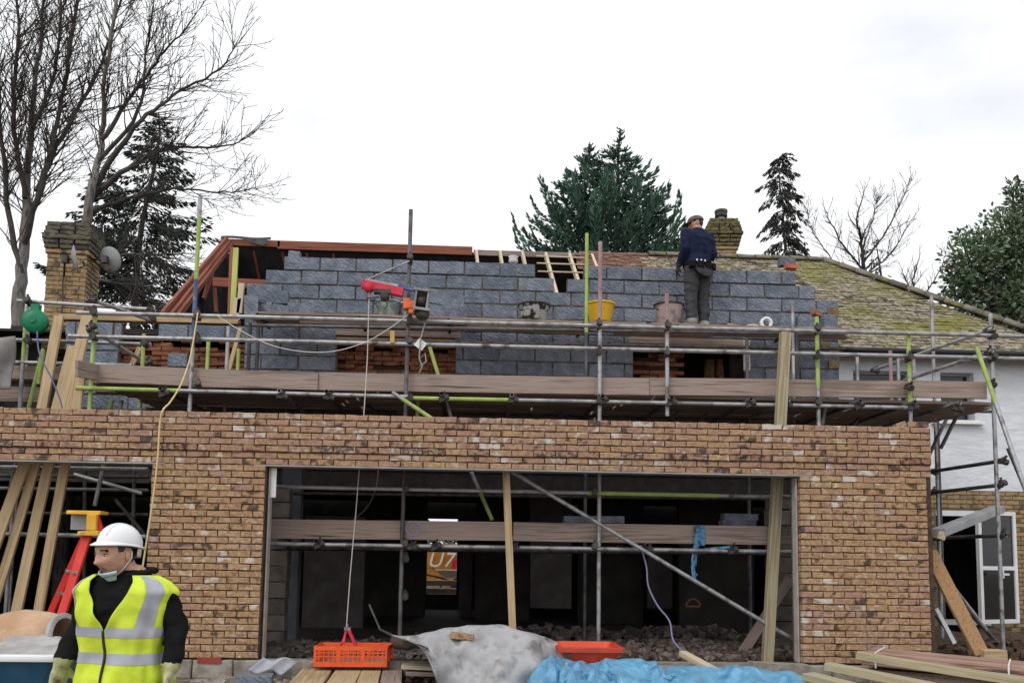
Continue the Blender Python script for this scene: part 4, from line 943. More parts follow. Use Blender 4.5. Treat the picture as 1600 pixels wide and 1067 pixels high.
def bare_tree(name, label, stems, D, mat, twmat, ground=0.0, upw=.3, rmin=.006, l0=2.2, kb=9, start=.15, lev=1):
    base = stems[0][0]; b0 = P(base[0], base[1], D)
    t = thing(name, label, 'tree', (b0.x, D, ground), 'leafless trees')
    lb = MB()
    for i, st in enumerate(stems):
        pts = []; rr = []
        for k, (x, y, r) in enumerate(st): pts.append(P(x, y, D + (0 if k == 0 else rnd(-.5, .5) * min(1.6, k * .5)))); rr.append(r)
        if i == 0: pts.insert(0, V((pts[0].x, D, ground - .2))); rr.insert(0, rr[0] * 1.25)
        # smooth the stem
        sp = []; sr = []
        for a in range(len(pts) - 1):
            p0, p1, p2, p3 = pts[max(a - 1, 0)], pts[a], pts[a + 1], pts[min(a + 2, len(pts) - 1)]
            for j in range(6):
                u = j / 6
                sp.append(.5 * ((2 * p1) + (p2 - p0) * u + (2 * p0 - 5 * p1 + 4 * p2 - p3) * u * u + (3 * p1 - p0 - 3 * p2 + p3) * u ** 3) + V((rnd(-.03, .03), 0, rnd(-.03, .03)))); sr.append(rr[a] + (rr[a + 1] - rr[a]) * u)
        sp.append(pts[-1]); sr.append(rr[-1])
        b = MB(); b.tube(sp, sr, 9, cap=False); b.build('trunk' if i == 0 else 'limb', mat if i == 0 else twmat, t, smooth=True)  # limbs and twigs darker than the trunk: backlight put into the bark colour
        n = len(sp); first = int(n * (start if i else .45))
        for k in range(kb + int(n * .35)):
            a = int(rnd(first, n - 1)); d = (sp[min(a + 1, n - 1)] - sp[a - 1]).normalized()
            ax = V((rnd(-1, 1), rnd(-1, 1), rnd(-1, 1))).cross(d)
            if ax.length < .1: continue
            nd = Matrix.Rotation(R(rnd(25, 55)), 3, ax.normalized()) @ d
            grow(lb, sp[a], nd, l0 * rnd(.4, 1.1) * (1 - .4 * a / n), max(rmin * 1.4, min(.016, sr[a] * .4)), lev, upw)
        d = (sp[-1] - sp[-3]).normalized(); grow(lb, sp[-1], d, l0 * .6, sr[-1], 1, upw)
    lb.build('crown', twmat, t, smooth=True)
    return t
random.seed(5)
bare_tree('bare_tree', 'big leafless pale barked tree filling the top left corner, with several upright stems', [
    [(25, 545, .155), (34, 420, .125), (42, 300, .09), (52, 160, .06), (66, 40, .04), (70, -90, .02)],
    [(38, 380, .075), (70, 270, .06), (95, 170, .045), (112, 60, .045), (125, -60, .02)],
    [(34, 430, .07), (14, 330, .06), (2, 210, .045), (-8, 80, .05), (-4, -60, .03)],
    [(58, 300, .07), (88, 230, .055), (150, 120, .035), (190, 0, .02)],
    [(40, 310, .06), (20, 180, .05), (30, 60, .035), (22, -60, .02)],
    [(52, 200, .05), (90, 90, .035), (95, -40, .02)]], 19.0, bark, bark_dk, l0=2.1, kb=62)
bare_tree('bare_tree', 'leafless tree behind the left chimney with long limbs sweeping right over the roof', [
    [(118, 540, .12), (128, 420, .105), (142, 300, .085), (158, 225, .06), (164, 120, .04), (180, 20, .035), (186, -60, .015)],
    [(142, 310, .075), (200, 262, .05), (262, 232, .032), (335, 232, .02), (385, 216, .009)],
    [(150, 290, .07), (210, 200, .045), (270, 150, .03), (340, 110, .02), (368, 70, .009)],
    [(146, 330, .05), (200, 310, .036), (270, 296, .024), (350, 300, .015), (405, 294, .008)],
    [(160, 220, .05), (205, 150, .035), (250, 90, .025), (290, 45, .012)],
    [(132, 430, .05), (180, 402, .035), (240, 398, .022), (292, 396, .010)],
    [(130, 440, .05), (170, 440, .036), (220, 462, .022), (266, 480, .012)],
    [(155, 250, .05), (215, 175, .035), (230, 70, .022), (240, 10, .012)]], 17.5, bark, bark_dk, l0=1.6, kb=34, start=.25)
random.seed(9)
bare_tree('bare_tree', 'small leafless tree behind the mossy roof slope, right of the slim dark conifer', [
    [(1352, 470, .07), (1350, 420, .06), (1346, 380, .045), (1340, 340, .028), (1350, 300, .012)],
    [(1348, 420, .035), (1312, 375, .025), (1290, 330, .012)], [(1350, 410, .035), (1385, 360, .025), (1412, 310, .012), (1420, 285, .006)],
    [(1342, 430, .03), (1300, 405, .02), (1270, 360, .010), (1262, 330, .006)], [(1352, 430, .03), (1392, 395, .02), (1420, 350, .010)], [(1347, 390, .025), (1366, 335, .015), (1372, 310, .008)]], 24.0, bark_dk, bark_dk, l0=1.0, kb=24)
bare_tree('bare_tree', 'thin leafless sapling rising over the roof hip beside the laurel', [
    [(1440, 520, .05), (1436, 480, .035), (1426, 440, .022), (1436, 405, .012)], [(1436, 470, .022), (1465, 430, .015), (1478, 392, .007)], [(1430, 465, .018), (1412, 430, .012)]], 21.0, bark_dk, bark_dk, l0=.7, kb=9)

def spray(b, p, d, ln, wd, up_=None):
    d = d.normalized(); s = d.cross(V((rnd(-1, 1), rnd(-1, 1), rnd(-1, 1))))
    if s.length < .05: return
    s = s.normalized() * wd
    b.quad(p - s * .25, p + d * ln * .45 - s, p + d * ln, p + d * ln * .5 + s)
def conifer(name, label, tips, base, D, mat, dens, droop, up_end, rad_d, leaf=.16, trunk_r=.16, cat='tree', fill=1.0, group='conifers behind the house', yflat=.8, bark_=bark_dk):
    """tips: leaders, each a list (x, y, half width in pixels) from the top down; branches run from the leader out to that half width"""
    p0 = P(base[0], base[1], D); t = thing(name, label, cat, (p0.x, D, 0), group)
    b = MB(); wood_ = MB(); sc_ = D / F
    for li, ld in enumerate(tips):
        top = P(ld[0][0], ld[0][1], D); bot = P(ld[-1][0], ld[-1][1], D)
        pts = [P(x, y, D + li * .3) for x, y, w_ in ld]
        if li == 0:
            tb = MB(); tb.tube([V((p0.x, D, -.1))] + pts[::-1], [trunk_r] + [trunk_r * (.12 + .8 * k / len(pts)) for k in range(len(pts))][::-1], 8, cap=False); tb.build('trunk', bark_, t, smooth=True)
        else: wood_.tube(pts[::-1], [.05 * (.2 + k / len(pts)) for k in range(len(pts))][::-1], 5, cap=False)
        total = sum((pts[k] - pts[k + 1]).length for k in range(len(pts) - 1))
        nb = int(total * dens)
        for i in range(nb):
            u = (i + random.random()) / nb * (len(ld) - 1); k = min(int(u), len(ld) - 2); fq = u - k
            o = pts[k].lerp(pts[k + 1], fq); half = (ld[k][2] + (ld[k + 1][2] - ld[k][2]) * fq) * sc_
            a = rnd(0, 2 * math.pi); Lb = half * (rnd(.55, .95) if random.random() < .72 else rnd(.95, 1.38)); dx, dy = math.cos(a), math.sin(a) * yflat
            hp = V((dx, dy, 0)); q = o.copy(); d = (hp + V((0, 0, rnd(-.1, .25)))).normalized(); steps = max(4, int(Lb / .16)); bp = [q.copy()]
            for s in range(steps):
                f_ = s / steps
                d = (d + V((rnd(-.08, .08), rnd(-.08, .08), droop * (1 - f_) * .16 + up_end * f_ * .16))).normalized(); q = q + d * Lb / steps; bp.append(q.copy())
                ns = int(fill * (3 + 5 * (.35 + .65 * f_) * rnd(.6, 1.3))); side = d.cross(V((0, 0, 1))).normalized()
                w_ = ((1 - f_) ** .7 * min(.42, Lb * .3) + .04) * .62 * min(1, Lb * 2.2); lf_ = leaf * min(1, .3 + Lb * 1.1)
                for _ in range(ns):
                    off = side * rnd(-1, 1) * w_ + V((0, 0, rnd(-.14, .06) * (1 if droop >= 0 else 2.2) * w_ * 2)) + d * rnd(-.08, .08)
                    dd = d + off.normalized() * .55 + V((0, 0, (-.5 if droop < -.3 else .15)))
                    spray(b, q + off, dd + V((0, 0, .9 * max(0, 1 - Lb * 2))), lf_ * rnd(.7, 1.5), lf_ * rnd(.13, .24))
            wood_.tube(bp, [.018 * (1 - .7 * s / len(bp)) for s in range(len(bp))], 3, cap=False)
    wood_.build('branches', bark_, t); b.build('crown', mat, t)
    return t
random.seed(3)
conifer('conifer', 'broad green conifer with two pointed tops rising behind the roof in the middle', [
    [(969, 203, 2), (967, 235, 12), (965, 262, 34), (966, 300, 64), (965, 345, 94), (962, 390, 124), (955, 440, 136), (950, 480, 128)],
    [(921, 226, 2), (921, 250, 12), (917, 290, 42), (908, 335, 70), (896, 385, 96), (890, 440, 104)],
    [(992, 275, 6), (1005, 330, 46), (1012, 370, 74), (1010, 420, 84)]], (950, 520), 24.0, leaf_con, 26, -.1, 1.9, 1, leaf=.16, trunk_r=.13, fill=2.0)
conifer('conifer', 'tall dark conifer behind the left chimney, seen through bare branches', [
    [(248, 178, 3), (250, 210, 22), (244, 250, 46), (232, 300, 76), (222, 350, 98), (215, 400, 108), (212, 450, 112), (210, 510, 108)],
    [(170, 262, 8), (165, 320, 40), (155, 380, 62), (150, 450, 70)]], (215, 560), 26.0, leaf_dk, 22, -.5, .8, 1, leaf=.17, trunk_r=.16, fill=1.7)
conifer('weeping_conifer', 'slim dark weeping conifer with a bent top right of the mossy chimney', [
    [(1230, 240, 8), (1224, 252, 20), (1217, 275, 22), (1219, 300, 28), (1226, 325, 32), (1222, 350, 38), (1227, 380, 48), (1229, 415, 54), (1228, 460, 54)]], (1226, 520), 26.0, leaf_slim, 24, -1.3, -1.2, 1, leaf=.17, trunk_r=.08, fill=1.7)
conifer('weeping_shrub', 'low dark drooping evergreen behind the roof hip, below the small leafless tree', [
    [(1368, 372, 8), (1372, 400, 26), (1376, 425, 40), (1380, 460, 44)]], (1378, 520), 23.0, leaf_slim, 8, -1.0, -.8, 1, leaf=.2, trunk_r=.06, fill=.4)
# laurel at the right edge
def laurel(label, lobes, D, n, ol=0):
    p0 = P(1580, 560, D); t = thing('laurel_tree', label, 'tree', (p0.x, D, 0)); lf = MB(); od = MB(); w_ = MB()
    for (x, y, r) in lobes:
        c = P(x, y, D + rnd(-.4, .4)); rr = r * D / F
        w_.tube([V((p0.x, D, .2)), p0.lerp(c, .5) + V((0, 0, -.3)), c], [.10, .06, .02], 6, cap=False)
        for k in range(int(n * r * r / 2500)):
            d = V((random.gauss(0, 1), random.gauss(0, 1), random.gauss(0, 1))).normalized()
            q = c + V((d.x * rr, d.y * rr * .9, d.z * rr)) * (random.random() ** .42) * (1 + .55 * noise.noise(d * 2.6 + c))
            a = (d + V((rnd(-1, 1), rnd(-1, 1), rnd(-.6, .9)))).normalized(); s = a.cross(V((rnd(-1, 1), rnd(-1, 1), rnd(-1, 1)))).normalized()
            L2 = rnd(.06, .16); W2 = L2 * .22; bb = od if random.random() < .007 else lf
            bb.quad(q, q + a * L2 * .45 + s * W2, q + a * L2, q + a * L2 * .45 - s * W2)
    w_.build('trunk', bark_dk, t); lf.build('crown', leaf_lau, t); od.build('red_leaves', leaf_or, t)
random.seed(4)
laurel('dense broad leaved evergreen with a few orange leaves at the right edge', [(1520, 410, 44), (1560, 440, 60), (1600, 400, 60), (1610, 470, 70), (1520, 470, 50), (1570, 370, 44), (1600, 320, 34), (1500, 435, 30), (1640, 350, 60), (1590, 500, 44), (1660, 440, 70), (1502, 372, 14), (1583, 292, 12), (1540, 385, 26), (1540, 490, 40), (1630, 530, 50)], 17.0, 1500)

# hedge and sky-side trees far behind keep the garden closed
random.seed(8)
b = MB()
for k in range(9000):
    x = rnd(-14, 16); q = V((x, 34 + rnd(0, 2), rnd(.7, 2.9 + .5 * noise.noise(V((x * .6, 0, 0)))))); d = V((rnd(-1, 1), rnd(-1, .3), rnd(-.5, 1))).normalized(); spray(b, q, d, .28, .09)
b.build('hedge', leaf_lau, label='evergreen hedge far behind the house across the garden', cat='hedge')

# ================================================================ the garden behind the doorway
t = thing('skip', 'orange steel skip with white letters seen through the far doorway', 'skip', P(692, 903, 25.5))
sk = M('skip_orange', [(.50, .20, .025), (.60, .27, .05)], scale=3, rough=.6, bump=.1, dirt=(.25, .12, .04), dirtpos=(.6, .7))
q0 = P(664, 905, 25.5); q1 = P(760, 905, 25.5); z0 = .76; z1 = P(690, 852, 25.5).z
b = MB(); b.loft([[V((q0.x + i, 25.5 + j, z0)) for i, j in ((.0, 0), (2.4, 0), (2.4, 1.5), (0, 1.5))], [V((q0.x + i, 25.45 + j, z1)) for i, j in ((-.3, 0), (2.7, 0), (2.7, 1.6), (-.3, 1.6))]]); b.build('body', sk, t)
b = MB(); b.box((q0.x + 1.2, 25.42, z1), (3.1, .1, .1)); b.build('rim', sk, t)
for s_, x_ in (('U', 679), ('7', 700)):
    cu = bpy.data.curves.new('letter', 'FONT'); cu.body = s_; cu.size = .62; cu.extrude = .004; cu.shear = .25; cu.align_x = 'CENTER'
    tmp = bpy.data.objects.new('tmp', cu); COL.objects.link(tmp); dg = bpy.context.evaluated_depsgraph_get(); me = bpy.data.meshes.new_from_object(tmp.evaluated_get(dg)); bpy.data.objects.remove(tmp); me.materials.clear(); me.materials.append(white_p); o = bpy.data.objects.new('letter', me); q = P(x_, 885, 25.36); put(o, T(q) @ Matrix.Rotation(math.pi / 2 - .02, 4, 'X'), t)
t = thing('wheelbarrow', 'small wheelbarrow with a pale tray in front of the orange skip', 'wheelbarrow', P(710, 915, 23.5))
q = P(708, 893, 23.5)
b = MB(); b.loft([[q + V((i, j, -.16)) for i, j in ((-.22, -.2), (.3, -.2), (.3, .2), (-.22, .2))], [q + V((i, j, .05)) for i, j in ((-.5, -.3), (.5, -.3), (.5, .3), (-.5, .3))]]); b.build('tray', M('tray_pale', [(.5, .5, .5), (.62, .62, .62)], scale=4), t)
b = MB(); rx = Matrix.Rotation(math.pi / 2, 3, 'X'); b.lathe(q + V((.12, -.1, -.36)), [(.05, -.04), (.17, -.04), (.19, 0), (.17, .04), (.05, .04)], 16, rot=rx); b.build('wheel', iron, t, smooth=True)
for s_ in (-1, 1):
    b = MB(); b.tube([q + V((.14, .1 * s_, -.34)), q + V((-.3, .2 * s_, -.18)), q + V((-.75, .26 * s_, -.08))], .022, 8); b.tube([q + V((-.3, .2 * s_, -.18)), q + V((-.35, .2 * s_, -.5))], .02, 8); b.build('handle', iron, t)
b = MB(); q = P(710, 884, 24.6); b.box(q, (.14, .12, .36), jit=.05); b.build('red_sack', redp, label='red sack standing between the skip and the wheelbarrow', cat='sack')
prop('threshold_beam', 'pale beam lying on the ground beyond the far doorway', 'beam', P(655, 910, 21.3), P(725, 911, 21.3), .2, .14, wood_pale, None)

# ================================================================ rubble and things on the site
def heap(name, mat, cx, cy, rx_, ry_, z0, hgt, n, s0, s1, keep=None, flat=.6):
    b = MB()
    for k in range(n):
        a = rnd(0, 2 * math.pi); r_ = math.sqrt(random.random()); x = cx + math.cos(a) * r_ * rx_; y = cy + math.sin(a) * r_ * ry_
        h = hgt * (1 - r_ ** 2) * (.6 + .6 * noise.noise(V((x * .8, y * .8, 1)))) ; s = rnd(s0, s1)
        e = Matrix.Rotation(rnd(0, 3), 3, 'Z') @ Matrix.Rotation(rnd(-.6, .6), 3, 'X') @ Matrix.Rotation(rnd(-.5, .5), 3, 'Y')
        b.box((x, y, z0 + max(0, h) * rnd(.3, 1) + s * .15), (s * rnd(.7, 1.3), s * rnd(.5, 1), s * rnd(.3, .7)), rot=e, jit=s * .16)
    return b.build(name, mat, kind='stuff', label=None)
random.seed(12)
o = heap('rubble', rubble_m, P(1080, 1000, 11.2).x, 11.3, 2.6, .9, .35, .17, 2200, .03, .13); tag(o, 'heap of broken brick rubble on the floor inside the wide opening', 'rubble')
o = heap('rubble', M('rubble_dark', [(.05, .045, .04), (.16, .13, .115), (.10, .085, .075)], scale=4, rand=.4, island=.4, bump=.5), P(560, 1010, 11).x, 11.0, 1.9, .8, .35, .16, 1500, .03, .12); tag(o, 'dark rubble behind the orange crate inside the wide opening', 'rubble')
o = heap('rubble', MATS['rubble_dark'], 2.5, 12.6, 3.6, .8, .35, .32, 700, .05, .16); tag(o, 'dark rubble bank at the back of the floor inside the opening', 'rubble')
o = heap('rubble', foot_m, P(430, 1067, 9.2).x, 9.25, 1.0, .35, .1, .22, 160, .06, .2); tag(o, 'grey lumps of broken footing below the left brick pier', 'rubble')
o = heap('rubble', rubble_m, .4, 9.55, 3.3, .35, .18, .10, 420, .03, .11); tag(o, 'small rubble along the threshold of the wide opening', 'rubble')
b = MB(); b.grid(lambda u, v: V((3.9 + 7 * u, 9.9 + 3.0 * v, .05 + .52 * math.sin(min(1, u * 3) * 1.57) * (.5 + .5 * v) + .10 * noise.noise(V((u * 14, v * 7, 0))))), 60, 26); b.build('soil_bank', soil, kind='structure', smooth=True)
o = heap('soil_clods', soil, P(1590, 1000, 10.6).x + .5, 10.9, 1.3, .8, .42, .2, 400, .04, .14); tag(o, 'dark soil clods heaped by the side door', 'soil')
# front threshold ground and slabs
b = MB(); b.grid(lambda u, v: V((-6 + 12 * u, 7.4 + 2.4 * v, .03 + .17 * v + .05 * noise.noise(V((u * 16, v * 5, 3))))), 80, 20); b.build('site_ground', ground_m, kind='structure', smooth=True)
random.seed(21)
fb = [('first flat floorboard from the left in front of the orange crate', 448, 508, 470, 524), ('second flat floorboard from the left in front of the orange crate', 509, 560, 527, 566),
      ('third flat floorboard from the left in front of the orange crate', 561, 600, 568, 595), ('fourth flat floorboard from the left in front of the orange crate', 601, 640, 597, 630)]
for lb, a, c, a1, c1 in fb:
    zz = .305; near0 = PZ(a - 12, 1085, zz); near1 = PZ(c - 12, 1085, zz); f0 = PZ(a1, 1045, zz); f1 = PZ(c1, 1045, zz)
    prop('floorboard', lb, 'board', (near0 + near1) / 2, (f0 + f1) / 2, (near1 - near0).length - .015, .04, wood_old if a == 601 else wood, None, group='flat boards in front of the crate')
for k, (x0, y0, x1, y1, m_, lb) in enumerate(((635, 1050, 690, 1052, wood_old, 'short weathered board on the threshold left of the grey sheet'), (628, 1040, 690, 1043, wood_pale, 'pale narrow board on the threshold left of the grey sheet'), (945, 1041, 1140, 1046, wood_old, 'weathered board lying behind the blue tarpaulin'))):
    prop('board', lb, 'board', P(x0, y0, 9.35), P(x1, y1, 9.35), .2, .045, m_, None)
prop('offcut', 'pale timber offcut sloping up behind the blue tarpaulin, under the purple cable', 'plank', P(1066, 1020, 9.5), P(1150, 1066, 8.7), .10, .06, wood_pale, None)
prop('sill_timber', 'thick pale timber lying at the foot of the tall timber post', 'timber', P(1172, 1042, 9.35), P(1260, 1046, 9.4), .16, .13, foot_m, None)
blockthing(398, 1072, 8.9, (.36, .2, .12), 'blue grey block half buried at the foot of the left pier', .1, 0, group=None)
b = MB(); b.grid(lambda u, v: P(412 + u * 52 - v * 25, 1026 + u * 6 + v * 20 + 4 * math.sin(u * 7), 9.45 - .1 * v + .03 * math.sin(u * 9)), 12, 8); b.build('plastic_flap', M('dpm_grey', [(.32, .33, .38), (.46, .47, .50)], scale=6, bump=.3), smooth=True, thick=.006, label='crumpled grey plastic flap hanging over the footing at the left edge of the opening', cat='plastic sheet')

# orange crate with a red frame in it
t = thing('crate', 'orange plastic crate with slotted sides at the left of the opening threshold', 'crate', P(547, 1043, 9.5))
org_ = M('crate_orange', [(.70, .085, .02), (.80, .13, .035)], scale=5, rough=.5, bump=.05, dirt=(.35, .10, .05), dirtpos=(.62, .74))
q0 = P(490, 1041, 9.42); wd = P(604, 1040, 9.42).x - q0.x; hh = P(604, 1010, 9.42).z - q0.z; dp = .42
def side(a, d, Ln, nm):
    b = MB(); a = V(a); d = V(d).normalized(); n_ = V((-d.y, d.x, 0)); ang = Matrix.Rotation(math.atan2(d.y, d.x), 3, 'Z')
    def bar(s0, s1, z_0, z_1): b.box(a + d * (s0 + s1) / 2 + V((0, 0, (z_0 + z_1) / 2)), (s1 - s0, .016, z_1 - z_0), rot=ang)
    bar(0, Ln, 0, .055); bar(0, Ln, hh - .045, hh); k = max(2, round(Ln / .28))
    for i in range(k + 1): bar(max(0, Ln * i / k - .022), min(Ln, Ln * i / k + .022), .056, hh - .046)
    for i in range(k):
        for j in range(1, 5): x = Ln * (i + j / 5) / k; b.box(a + d * x + V((0, 0, hh / 2)), (.010, .010, hh - .1), rot=ang)
    b.box(a + d * Ln / 2 + V((0, 0, hh * .5)), (Ln - .05, .009, .012), rot=ang); b.box(a + d * Ln / 2 + V((0, 0, hh * .68)), (Ln - .05, .009, .010), rot=ang)
    b.build(nm, org_, t)
side(q0, (1, .03, 0), wd, 'side_panel'); side(q0 + V((.02, dp, 0)), (1, .03, 0), wd, 'side_panel'); side(q0 + V((0, .02, 0)), (.04, 1, 0), dp - .03, 'end_panel'); side(q0 + V((wd, .05, 0)), (.04, 1, 0), dp - .03, 'end_panel')
b = MB(); b.box(q0 + V((wd / 2, dp / 2, .03)), (wd - .03, dp - .03, .012)); b.build('base', org_, t)
t = thing('hook_frame', 'red lifting hook frame standing in the orange crate on the hoist rope', 'hook', P(545, 1015, 9.6))
b = MB(); pts = P(543, 982, 9.65); plank('leg', pts + V((.01, 0, 0)), P(557, 1011, 9.6), .035, .03, redp, t); plank('leg', pts, P(531, 1012, 9.6), .02, .02, redp, t); plank('leg', pts + V((-.02, 0, -.03)), P(537, 1005, 9.6), .025, .02, redp, t)
b.box(pts, (.07, .05, .035)); b.tube([pts, pts + V((0, 0, .05))], .012, 6); b.build('hook_head', galv, t)
# red orange tub
t = thing('mortar_tub', 'orange red plastic mortar tub with a dark label behind the blue tarpaulin', 'tub', P(915, 1048, 9.0))
red_t = M('tub_red', [(.58, .055, .025), (.68, .085, .035)], scale=4, rough=.5, bump=.06, dirt=(.30, .12, .08), dirtpos=(.62, .72))
c = P(917, 1054, 9.1); hw = (P(966, 1005, 9.1).x - P(868, 1005, 9.1).x) / 2; ht = P(917, 1006, 9.1).z - c.z
b = MB()
def rr(hx, hy, z, r_=.06):
    o = []
    for sx, sy, a0 in ((1, 1, 0), (-1, 1, 1), (-1, -1, 2), (1, -1, 3)):
        for k in range(4): a = (a0 + k / 3) * math.pi / 2; o.append(c + V((sx * (hx - r_) + r_ * math.cos(a), sy * (hy - r_) + r_ * math.sin(a), z)))
    return o
b.loft([rr(hw * .62, .22, 0), rr(hw * .66, .24, .015), rr(hw * .93, .34, ht * .9), rr(hw * .97, .36, ht), rr(hw * .9, .32, ht), rr(hw * .6, .2, .03)]); b.build('body', red_t, t)
b = MB(); b.loft([rr(hw * .98, .37, ht - .05), rr(hw * 1.03, .4, ht - .045), rr(hw * 1.03, .4, ht - .005), rr(hw * .96, .34, ht + .002)], cap=False); b.build('rim', M('tub_rim', [(.50, .06, .03), (.35, .06, .04)], scale=9, dirt=(.04, .03, .03), dirtpos=(.55, .68)), t)
b = MB(); q = P(888, 1019, 8.72); b.box(q, (.075, .012, .09)); b.build('label_patch', iron, t)
# grey sheet over a heap
random.seed(31)
sm = M('sheet_cement', [(.25, .25, .26), (.38, .38, .39), (.31, .305, .31)], scale=4, rough=.6, bump=.35, bscale=14, dirt=(.20, .185, .17), dirtpos=(.55, .68), dscale=6)
top_l = [(612, 992), (630, 993), (655, 991), (690, 982), (730, 975), (790, 977), (840, 990), (872, 1006), (886, 1024)]
def pl_at(l, u):
    k = min(int(u * (len(l) - 1)), len(l) - 2); f_ = u * (len(l) - 1) - k; return l[k][0] + (l[k + 1][0] - l[k][0]) * f_, l[k][1] + (l[k + 1][1] - l[k][1]) * f_
bot_l = [(668, 1010), (672, 1020), (678, 1050), (690, 1100), (730, 1110), (780, 1110), (830, 1100), (870, 1090), (888, 1050)]
def tri0(x): x = x % 1.0; return abs(2 * x - 1)
def sheet(u, v):
    x0, y0 = pl_at(top_l, u); x1, y1 = pl_at(bot_l, u); s = v
    crease = .07 * (tri0(u * 3.1 + v * .7 + .06 * math.sin(v * 9)) - .5) + .05 * (tri0(u * 5.3 - v * 1.3) - .5) + .03 * (tri0(u * 9 + v * 3.3) - .5) + .03 * (1 - 3 * abs(noise.noise(V((u * 6 + v, v * 2.4 - u, 8))))) + .05 * noise.noise(V((u * 4 + 2, v * 1.4, 0))) + .022 * noise.noise(V((u * 13, v * 6, 4))) + .05 * math.sin(u * 16 + v * 2) * v * (.3 + u)
    f_ = max(0, (v - .16) / .84); xx = x0 + (x1 - x0) * f_; yy = y0 + (y1 - y0) * f_
    if v < .16: return P(x0, y0, 9.0 + (.16 - v) * 5.0) + V((0, 0, crease * .3 - (.16 - v) * 1.0))
    return P(xx, yy, 9.0 - .62 * f_ ** .7 + crease * 1.6)
b = MB(); b.grid(sheet, 60, 40); b.build('grey_sheet', sm, smooth=True, thick=.006, label='cement stained grey plastic sheet draped over a heap in the middle foreground', cat='plastic sheet')
q = P(722, 993, 8.86); b = MB(); b.box((0, 0, .03), (.24, .10, .062), jit=.004); o = b.build('brick', hollow_m if False else brick_tan, bevel=.004, org=V((0, 0, 0)), label='single pale brick weighing down the grey plastic sheet', cat='brick'); o.matrix_basis = T(q - V((0, 0, .03))) @ Matrix.Rotation(-.15, 4, 'Z') @ Matrix.Rotation(.03, 4, 'Y'); WM[o] = o.matrix_basis.copy()
# blue tarpaulin
bt = M('tarp_blue', [(.09, .25, .42), (.15, .37, .55), (.12, .31, .49)], scale=5, rough=.34, bump=.2, bscale=16, spec=.5, dirt=(.16, .26, .33), dirtpos=(.6, .74), dscale=7)
tl = [(822, 1062), (838, 1042), (862, 1026), (880, 1027), (905, 1038), (925, 1040), (950, 1032), (1000, 1031), (1022, 1034), (1024, 1046), (1060, 1046), (1110, 1042), (1150, 1040), (1180, 1048), (1230, 1052), (1262, 1062)]
def tarp(u, v):
    x, y = pl_at(tl, u); cr = .13 * noise.noise(V((u * 13, v * 2.2, 7))) + .06 * noise.noise(V((u * 30, v * 6, 3))); cr2 = .07 * abs(noise.noise(V((u * 9 - v * 3, v * 2.6, 9))))
    rg = .10 * (1 - abs(noise.noise(V((u * 11 + v * 3, v * 1.6 - u * 3, 5)))) * 3.0) + .04 * (1 - abs(noise.noise(V((u * 34 - v * 5, v * 7, 2)))) * 3)
    cr = cr * .6 + rg * .6
    p = P(x, y, 8.75); f_ = v
    return p + V((rnd(-.006, .006) + .10 * noise.noise(V((u * 8, v * 3, 1))), -1.5 * f_ + cr * .5, -.30 * f_ ** 1.2 + (cr + cr2) * .6 * min(1, f_ * 3) - (.05 if v == 0 else 0)))
def tri(x): x = x % 1.0; return abs(2 * x - 1)
FD = [(2.1, .3, .9, .10), (4.3, 1.1, .2, .085), (6.1, -1.6, .55, .06), (9.3, 2.3, .1, .042), (3.0, 3.1, .7, .05), (13.0, -4.0, .3, .026), (7.0, 6.0, .0, .024), (19.0, 5.0, .4, .014)]
def tarp(u, v):
    x, y = pl_at(tl, u); wu = u + .05 * noise.noise(V((u * 5, v * 2, 1))); wv2 = v + .12 * noise.noise(V((u * 6, v * 2, 6)))
    h = sum(a * (tri(p * wu * 1.6 + q * wv2 + o) - .5) for p, q, o, a in FD); g_ = sum(a * (tri(p * wu * 1.9 - q * wv2 + o * 2) - .5) for p, q, o, a in FD)
    e = min(1, .25 + v * 2.5)
    return P(x, y, 8.75) + V((g_ * .5 * e, -1.5 * v + g_ * 1.1 * e, -.34 * v ** 1.1 + h * 1.05 * e + .02))
b = MB(); b.grid(tarp, 190, 60); b.build('blue_tarpaulin', bt, smooth=False, thick=.004, label='crumpled light blue tarpaulin along the bottom of the foreground', cat='tarpaulin')
# sawn timbers bottom right
tm = [('upper sawn timber of the stack at the bottom right, nearest the strapped bundle', (1338, 1023, 8.7), (1640, 1070, 7.9), .20), ('middle sawn timber of the stack at the bottom right', (1292, 1040, 8.5), (1520, 1086, 7.6), .17), ('lowest sawn timber of the stack, ending by the blue tarpaulin', (1262, 1056, 8.3), (1420, 1100, 7.4), .18)]
for lb, a, c, wd in tm: prop('sawn_timber', lb, 'timber', P(*a), P(*c), wd, .075, wood_g, None, group='sawn timbers stacked at the bottom right', bow=.01)
b = MB(); q = P(1420, 1085, 8.2); b.box((q.x + .2, 8.2, .12), (1.9, .7, .4), jit=.03); b.build('bearer_stack', wood_old, label='low bearers under the sawn timbers at the bottom right', cat='timber')
